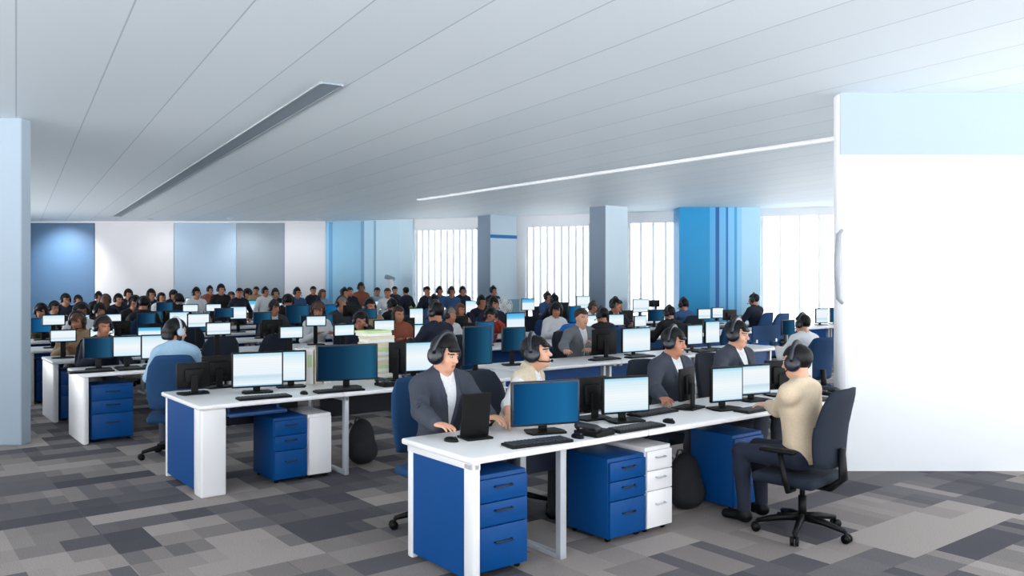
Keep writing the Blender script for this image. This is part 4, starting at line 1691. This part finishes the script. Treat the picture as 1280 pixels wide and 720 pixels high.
# woman in the blue chair near the carpet, seen from behind
root = G(ray_v(219, 4.70), 4.70)
OCC.append(Vector((root.x, root.y)))
pd = build_person(dict(h=0.0085, hand_r=np.array([-0.16, -0.44, 0.80]), hand_l=np.array([0.14, -0.42, 0.80]), top='sweater', hair='bob', female=True, lean=0.18, head_yaw=-0.95, head_pitch=0.2))
place_person(pd, root, YAW + PI - 0.35, dict(skin=SKIN[0], hair=HAIR['black'], top=CLOTH['light blue'], trousers=CLOTH['charcoal'], headset=M_headsetpale), 'person in light blue top with pale headset, seen from behind by the carpet aisle')
chair(root, YAW + PI - 0.35, M_bluefab, 'blue swivel chair seen from behind beside the carpet aisle, person seated in it', arms=False)
# person in open grey jacket, no headset
root = G(ray_v(721, 4.50), 4.50)
OCC.append(Vector((root.x, root.y)))
pd = build_person(dict(h=0.008, hand_r=loc_of(root, YAW, G(ray_v(714, 4.05), 4.05, HZT + 0.05)), hand_l=loc_of(root, YAW, G(ray_v(740, 4.05), 4.05, HZT + 0.05)), top='jacket', hair='short', lean=0.16, head_yaw=0.0, head_pitch=0.05, headset=False))
place_person(pd, root, YAW - 0.1, dict(skin=SKIN[0], hair=HAIR['dark brown'], top=CLOTH['grey'], shirt=CLOTH['white'], trousers=CLOTH['charcoal']), 'person in open grey jacket and white shirt without headset, behind the third row')
chair(root, YAW, M_navyfab, 'dark swivel chair under the person in open grey jacket', arms=False)
# back of a person in white by the white wall
root = G(ray_v(1008, 2.25), 2.25)
OCC.append(Vector((root.x, root.y)))
p_ = place_person(PROT['a'], root + Vector((0, 0, 0.03)), YAW + PI - 0.2, dict(skin=SKIN[0], hair=HAIR['black'], top=CLOTH['white'], trousers=CLOTH['charcoal'], headset=M_headset), 'person in white top and headset seen from behind, next to the corner blinds', sc=0.93)
chair(root, YAW + PI - 0.2, M_bluefab, 'blue swivel chair under the person in white top near the white wall', arms=False)

for a in ((692, 5.38, True, M_bluebright, 'bright blue', 0.2, 1.08), (268, 7.0, True, M_navyfab, 'navy'), (330, 7.0, True, M_navyfab, 'navy', 0.25), (958, 5.0, True, M_bluefab, 'blue', 0.1, 1.12)):
    lone_chair(*a)

# nearer crowd first
for a in (
    (341, 376, 'charcoal', 'dark brown', 'c', False, 1), (444, 402, 'navy', 'black', 'e', False, 0), (497, 384, 'rust', 'dark brown', 'd', False, 1), (394, 378, 'white', 'brown', 'b', False, 1),
    (559, 400, 'white', 'grey', 'a', False, 1), (691, 379, 'white', 'black', 'b', False, 1), (574, 386, 'tan', 'brown', 'd', False, 1), (766, 372, 'navy', 'black', 'c', False, 1), (857, 373, 'blue', 'black', 'a', True, 1),
    (732, 384, 'white', 'brown', 'e', False, 1), (946, 367, 'navy', 'black', 'a', True, 1), (97, 405, 'tan', 'brown', 'b', False, 1, M_headset, 7.55), (107, 402, 'rust', 'brown', 'd', True, 1, M_headset, 9.35), (102, 379, 'white', 'black', 'a', False, 2),
    (51, 382, 'olive', 'black', 'b', False, 0), (67, 384, 'navy', 'black', 'a', False, 1), (127, 399, 'navy', 'dark brown', 'a', False, 1), (132, 369, 'navy', 'brown', 'b', True, 0), (124, 385, 'black', 'black', 'c', False, 1),
    (81, 368, 'navy', 'black', 'a', False, 1), (97, 371, 'navy', 'black', 'a', False, 0), (122, 365, 'black', 'black', 'c', False, 1), (147, 368, 'navy', 'black', 'a', False, 1), (160, 362, 'black', 'black', 'a', False, 0),
    (163, 372, 'black', 'black', 'e', False, 1), (180, 374, 'black', 'black', 'e', True, 1), (188, 361, 'navy', 'black', 'a', False, 0), (201, 366, 'white', 'black', 'd', False, 0), (215, 363, 'black', 'black', 'b', False, 0),
    (224, 368, 'black', 'black', 'c', True, 0), (245, 359, 'white', 'black', 'b', False, 0), (262, 359, 'rust', 'black', 'b', False, 0), (276, 355, 'black', 'black', 's', False, 1), (288, 365, 'white', 'dark brown', 'd', False, 0),
    (299, 359, 'navy', 'black', 'a', False, 0), (308, 360, 'olive', 'black', 'b', False, 0), (320, 360, 'tan', 'black', 'd', False, 0), (331, 360, 'white', 'black', 'b', False, 0), (343, 361, 'navy', 'black', 'a', False, 0),
    (371, 359, 'blue', 'black', 'a', False, 0), (364, 371, 'black', 'black', 'e', True, 0), (391, 357, 'navy', 'black', 'b', False, 0), (402, 360, 'light blue', 'brown', 'd', False, 0), (430, 359, 'black', 'black', 'a', False, 1),
    (437, 358, 'navy', 'black', 'b', False, 0), (426, 371, 'charcoal', 'grey', 'a', False, 0), (451, 353, 'rust', 'black', 's', False, 2), (460, 361, 'tan', 'black', 'a', False, 1), (471, 361, 'light blue', 'black', 'c', False, 0),
    (484, 359, 'white', 'dark brown', 'd', False, 0), (493, 358, 'navy', 'black', 'a', False, 0), (508, 358, 'navy', 'black', 'a', True, 0), (493, 374, 'black', 'black', 'c', True, 0), (533, 357, 'navy', 'black', 'a', False, 0),
    (540, 359, 'blue', 'black', 'a', False, 1), (549, 358, 'blue', 'black', 'b', False, 0), (559, 359, 'red', 'black', 'a', False, 0), (564, 358, 'blue', 'dark brown', 'd', False, 0), (578, 359, 'navy', 'black', 'c', False, 1),
    (549, 376, 'navy', 'black', 'a', True, 1), (565, 373, 'black', 'black', 'c', True, 1), (600, 370, 'navy', 'black', 'a', False, 0), (614, 371, 'navy', 'black', 'c', False, 0), (616, 357, 'black', 'black', 's', False, 0),
    (606, 390, 'red', 'black', 'e', False, 0), (625, 388, 'black', 'black', 'd', False, 1), (682, 365, 'blue', 'black', 'a', False, 1), (695, 368, 'navy', 'black', 'a', True, 0), (756, 386, 'black', 'black', 'a', True, 0),
    (772, 382, 'white', 'black', 'd', False, 1), (933, 386, 'black', 'black', 'e', False, 0), (840, 392, 'black', 'black', 'c', True, 0),
):
    crowd(*a)

# empty chairs pushed about in the rows
for px, v in ((352, 8.9), (420, 8.85), (300, 10.65), (470, 10.6), (385, 12.4), (230, 8.9), (150, 8.9), (190, 10.6), (545, 7.05), (610, 7.1), (655, 8.85), (740, 5.4), (800, 5.3), (845, 7.0), (905, 5.35)):
    q = G(ray_v(px, v), v)
    if q.y < wall_depth(px) - 1 and free(q, 0.68):
        lone_chair(px, v, True, *random.choice(((M_navyfab, 'navy'), (M_navyfab, 'navy'), (M_bluefab, 'blue'))), random.uniform(-0.3, 0.3))

# monitors
for a in (
    (123, 426, 454, 29, 'dark', 5.85), (159, 425, 453, 30, 'white', 5.85), (194, 425, 455, 14, 'white', 5.85),
    (67, 393, 401, 17, 'white'), (79, 410, 419, 17, 'sheet'), (54, 402, 420, 22, 'blue'), (128, 410, 423, 15, 'white'), (149, 408, 424, 22, 'back'), (183, 391, 404, 17, 'dark'), (187, 410, 424, 14, 'window'),
    (245, 372, 381, 27, 'white'), (206, 378, 389, 18, 'dark'), (238, 381, 392, 11, 'white'), (252, 380, 391, 18, 'blue'), (267, 379, 388, 13, 'white'), (298, 384, 401, 12, 'white'), (313, 375, 391, 16, 'window'),
    (224, 390, 409, 21, 'white'), (248, 391, 409, 21, 'sheet'), (191, 391, 409, 18, 'dark'), (244, 409, 434, 30, 'dark'), (273, 404, 417, 22, 'sheet'), (353, 378, 404, 13, 'white'), (372, 381, 405, 26, 'dark'),
    (416, 381, 395, 24, 'blue'), (395, 393, 407, 18, 'white'), (364, 408, 424, 26, 'white'), (396, 405, 428, 36, 'dark'), (520, 385, 406, 17, 'white'), (588, 375, 394, 13, 'white'), (536, 405, 426, 34, 'white'),
    (606, 410, 440, 20, 'blue', 5.85), (642, 408, 440, 28, 'dark', 3.4), (644, 390, 413, 24, 'window'), (703, 378, 398, 14, 'back'), (718, 381, 402, 16, 'blue'), (729, 370, 386, 18, 'sheet'),
    (755, 411, 444, 30, 'back', 3.4), (795, 413, 444, 40, 'white', 3.4), (800, 397, 412, 18, 'white'), (820, 396, 411, 24, 'dark'), (784, 397, 412, 14, 'back'), (890, 402, 430, 24, 'white', 3.4), (868, 404, 428, 14, 'white', 3.4),
    (801, 374, 392, 20, 'sheet'), (818, 376, 385, 12, 'back'), (880, 385, 399, 14, 'sheet'), (897, 385, 399, 12, 'sheet'), (912, 386, 398, 12, 'back'), (1027, 399, 424, 18, 'sheet', 5.85), (1045, 408, 430, 16, 'blue', 5.85), (985, 412, 430, 14, 'dark', 3.4),
    (440, 382, 396, 22, 'back'), (480, 398, 412, 24, 'white'), (470, 376, 390, 14, 'white'), (430, 404, 420, 20, 'white'), (508, 404, 425, 20, 'back'), (660, 372, 386, 16, 'window'), (100, 392, 403, 14, 'white'), (340, 400, 416, 20, 'back'), (328, 390, 404, 18, 'dark'),
    (280, 386, 398, 16, 'dark'), (170, 392, 404, 16, 'back'), (140, 392, 402, 14, 'white'), (115, 388, 398, 14, 'back'), (47, 426, 445, 20, 'dark', 7.55), (575, 402, 420, 16, 'back'), (460, 386, 398, 16, 'dark'), (740, 392, 406, 16, 'white'), (770, 393, 408, 16, 'white'),
):
    far_mon(*a)

# keyboards on the middle rows
for px, v in ((174, 6.0), (114, 6.0)):
    keyboard(G(ray_v(px, v), v, DESK), YAW, None)
    register(bpy.data.objects[[o.name for o in bpy.data.objects if o.name.startswith('keyboard')][-1]], 'black keyboard', px, 9)
kb = [o for o in bpy.data.objects if o.name.split('.')[0] == 'keyboard' and not o.get('label')]
for o, l in zip(kb, ('black keyboard on the aisle desk below the white-screened monitor', 'black keyboard on the aisle desk below the navy-screened monitor')):
    o['label'] = l
REG = [r for r in REG if r[1] != 'black keyboard']
for px, v, l in ((756, 3.62, 'black keyboard before the black monitor back on the third row'), (882, 3.6, 'black keyboard under the pale screens near the blue column'), (800, 3.58, 'black keyboard under the bright third row monitor')):
    keyboard(G(ray_v(px, v), v, DESK), YAW, l)

# desks under everything on the regular rows
for (ri, si), ts in sorted(SLOT.items()):
    v = ROWS[ri]
    t0 = T0 + 1.6 * si
    if t0 < T0 - 0.01:
        continue
    mid = G(t0 + 0.8, v)
    px = 640 + F * mid.x / mid.y
    # keep clear of walls and columns
    ends = [G(t0, v + 0.8), G(t0 + 1.6, v + 0.8), G(t0 + 1.6, v)]
    ok = True
    for e in ends:
        epx = 640 + F * e.x / e.y
        if e.y > wall_depth(epx) - 0.1:
            ok = False
    first = si == 0
    near = ri < 2
    if not ok:
        t1_ = t0 + 1.6
        while t1_ > t0 + 0.5:
            e = G(t1_, v + 0.8)
            f_ = G(t0, v + 0.8)
            if e.y < wall_depth(640 + F * e.x / e.y) - 0.1 and f_.y < wall_depth(640 + F * f_.x / f_.y) - 0.1:
                break
            t1_ -= 0.1
    else:
        t1_ = t0 + 1.6
    d_ = desk(t0, t1_, v, 0.8, None, 'white' if first and ri < 4 else 'tleg', 'tleg', full=False, mod=not (first and ri < 3))
    if first and ri < 4:
        pass
    d_['category'] = 'desk'
    d_['group'] = 'white desks in the rows further back'
    register(d_, 'white office desk', px, mid.y)
for v, l in ((5.85, 'blue drawer unit under the aisle desk with the white-screened monitor'), (7.55, 'blue drawer unit under the second aisle desk from the carpet'), (9.35, 'blue drawer unit under the third aisle desk from the carpet')):
    pedestal(T0 + 0.10, v + 0.05, l, w=0.42, d=0.42, hgt=0.61)

# small things among the far rows
def far_spot(px, row, dv=0.4):
    t = ray_v(px, row + dv)
    return G(t, row + dv, DESK), t


p, t = far_spot(488, 16.55)
mark(16.55, t)
r = empty('desk_lamp', p, YAW)
ob('base', MB().lathe([(0.10, 0), (0.10, 0.02), (0.03, 0.03)], 16).mesh('base', M_whitepaint), r)
ob('stem', MB().tube([(0, 0, 0.02), (0.01, 0, 0.4), (0.0, 0, 0.96)], [0.05, 0.06, 0.09], 12).mesh('stem', M_whitepaint), r)
ob('lamp_head', MB().box((-0.14, -0.08, -0.06), (0.14, 0.08, 0.06), 0.03, M=Matrix.Translation((-0.02, 0, 1.0)) @ Matrix.Rotation(0.3, 4, 'Y')).mesh('lamp_head', M_colgrey), r)
tag(r, 'tall white lamp with slanted grey head before the striped blue wall', 'lamp')
p, t = far_spot(629, 9.35)
mark(9.35, t)
r = empty('desk_fan', p, YAW)
ob('base', MB().lathe([(0.12, 0), (0.12, 0.02), (0.02, 0.03), (0.018, 0.28)], 16).mesh('base', M_whitepaint), r)
bm_ = MB()
for k in range(4):
    rr = 0.06 + 0.045 * k
    bm_.tube([(rr * math.cos(2 * PI * j / 24), -0.05, 0.42 + rr * math.sin(2 * PI * j / 24)) for j in range(25)], 0.006, 6, cap=False)
for j in range(12):
    a = 2 * PI * j / 12
    bm_.tube([(0, -0.06, 0.42), (0.2 * math.cos(a), -0.05, 0.42 + 0.2 * math.sin(a)), (0.19 * math.cos(a), 0.05, 0.42 + 0.19 * math.sin(a)), (0, 0.06, 0.42)], 0.004, 5)
ob('cage', bm_.mesh('cage', M_whitepaint), r)
bm_ = MB()
for j in range(4):
    a = PI / 2 * j
    M = Matrix.Translation((0, 0, 0.42)) @ Matrix.Rotation(a, 4, 'Y') @ Matrix.Rotation(0.4, 4, 'X')
    bm_.box((-0.05, -0.004, 0.02), (0.06, 0.004, 0.17), 0.003, M=M)
ob('blades', bm_.mesh('blades', M_paper), r)
tag(r, 'round white desk fan before the banded column', 'fan')
p, t = far_spot(527, 12.95)
mark(12.95, t)
r = empty('potted_flowers', p, 0)
ob('pot', MB().lathe([(0.07, 0), (0.10, 0.16), (0.09, 0.16), (0.085, 0.14)], 16).mesh('pot', M_whitepaint), r)
rnd = random.Random(4)
lf, fl = MB(), MB()
for j in range(36):
    a, el, R_ = rnd.uniform(0, 2 * PI), rnd.uniform(0.35, 1.4), rnd.uniform(0.16, 0.30)
    tip = Vector((math.cos(a) * math.cos(el) * R_, math.sin(a) * math.cos(el) * R_, 0.15 + math.sin(el) * R_))
    lf.tube([(0, 0, 0.14), tip * 0.6 + Vector((0, 0, 0.08)), tip], [0.006, 0.03, 0.004], 6, flat=0.3)
    if j % 2 == 0:
        fl.ball(tip + Vector((0, 0, 0.02)), 0.045, 8, sc=(1, 1, 0.6))
ob('leaves', lf.mesh('leaves', mat('leaf_green', (84, 120, 60), 0.6)), r)
ob('flowers', fl.mesh('flowers', mat('yellow_petals', (232, 200, 60), 0.6)), r)
tag(r, 'yellow flowers in a white pot before the blinds by striped wall', 'plant')
# glass screen and low divider
M_glass = bpy.data.materials.new('tinted_glass')
M_glass.use_nodes = True
bs = M_glass.node_tree.nodes['Principled BSDF']
bs.inputs['Base Color'].default_value = (*s2l((168, 206, 228)), 1)
bs.inputs['Roughness'].default_value = 0.15
bs.inputs['Alpha'].default_value = 0.6
p, t = far_spot(642, 11.15)
mark(11.15, t)
r = empty('desk_screen', G(t, 11.15 + 0.72, DESK), YAW)
ob('pane', MB().box((-0.42, 0, 0.01), (0.42, 0.012, 0.50), 0.003).mesh('pane', M_glass), r)
for x in (-0.3, 0.3):
    ob('clamp', MB().box((x - 0.02, -0.015, 0.0), (x + 0.02, 0.027, 0.06), 0.004).mesh('clamp', M_silver), r)
tag(r, 'pale glass desk screen before the banded column', 'desk screen')
t = ray_v(958, 3.4 + 0.70)
r = empty('desk_screen', G(t, 3.4 + 0.70, DESK), YAW)
ob('panel', MB().box((-0.34, 0, 0.01), (0.34, 0.03, 0.26), 0.008).mesh('panel', M_bluefab), r)
for x in (-0.25, 0.25):
    ob('clamp', MB().box((x - 0.02, -0.01, 0.0), (x + 0.02, 0.04, 0.05), 0.004).mesh('clamp', M_silver), r)
tag(r, 'low blue fabric divider on the third row beside the second suited person', 'desk screen')
finish_labels()

# ================================================================== light and camera
w = bpy.data.worlds.new('World')
SC.world = w
w.use_nodes = True
bg = w.node_tree.nodes['Background']
bg.inputs[0].default_value = (0.80, 0.90, 1.0, 1)
bg.inputs[1].default_value = 1.0
wt = w.node_tree
tc = wt.nodes.new('ShaderNodeTexCoord')
sp = wt.nodes.new('ShaderNodeSeparateXYZ')
wt.links.new(tc.outputs['Generated'], sp.inputs[0])
rp = wt.nodes.new('ShaderNodeValToRGB')
mr = wt.nodes.new('ShaderNodeMapRange')
mr.inputs['From Min'].default_value = -1
wt.links.new(sp.outputs['Z'], mr.inputs['Value'])
wt.links.new(mr.outputs[0], rp.inputs[0])
rp.color_ramp.elements[0].position = 0.47
rp.color_ramp.elements[0].color = (10.2, 10.4, 10.6, 1)  # lower half brightened as added fill for the ceiling
rp.color_ramp.elements[1].position = 0.53
rp.color_ramp.elements[1].color = (2.1, 2.15, 2.2, 1)
wt.links.new(rp.outputs[0], bg.inputs[0])
cam = bpy.data.cameras.new('Camera')
cam.sensor_width = 36
cam.lens = F * 36 / 1280
cam.shift_y = (HZ - 360) / 1280
cam.clip_end = 100
co = bpy.data.objects.new('Camera', cam)
COL.objects.link(co)
co.location = (0, 0, EYE)
co.rotation_euler = (PI / 2, 0, 0)
SC.camera = co
SC.view_settings.view_transform = 'Standard'
SC.view_settings.look = 'None'
SC.view_settings.gamma = 1
SC.view_settings.use_curve_mapping = False
SC.view_settings.exposure = 0.0
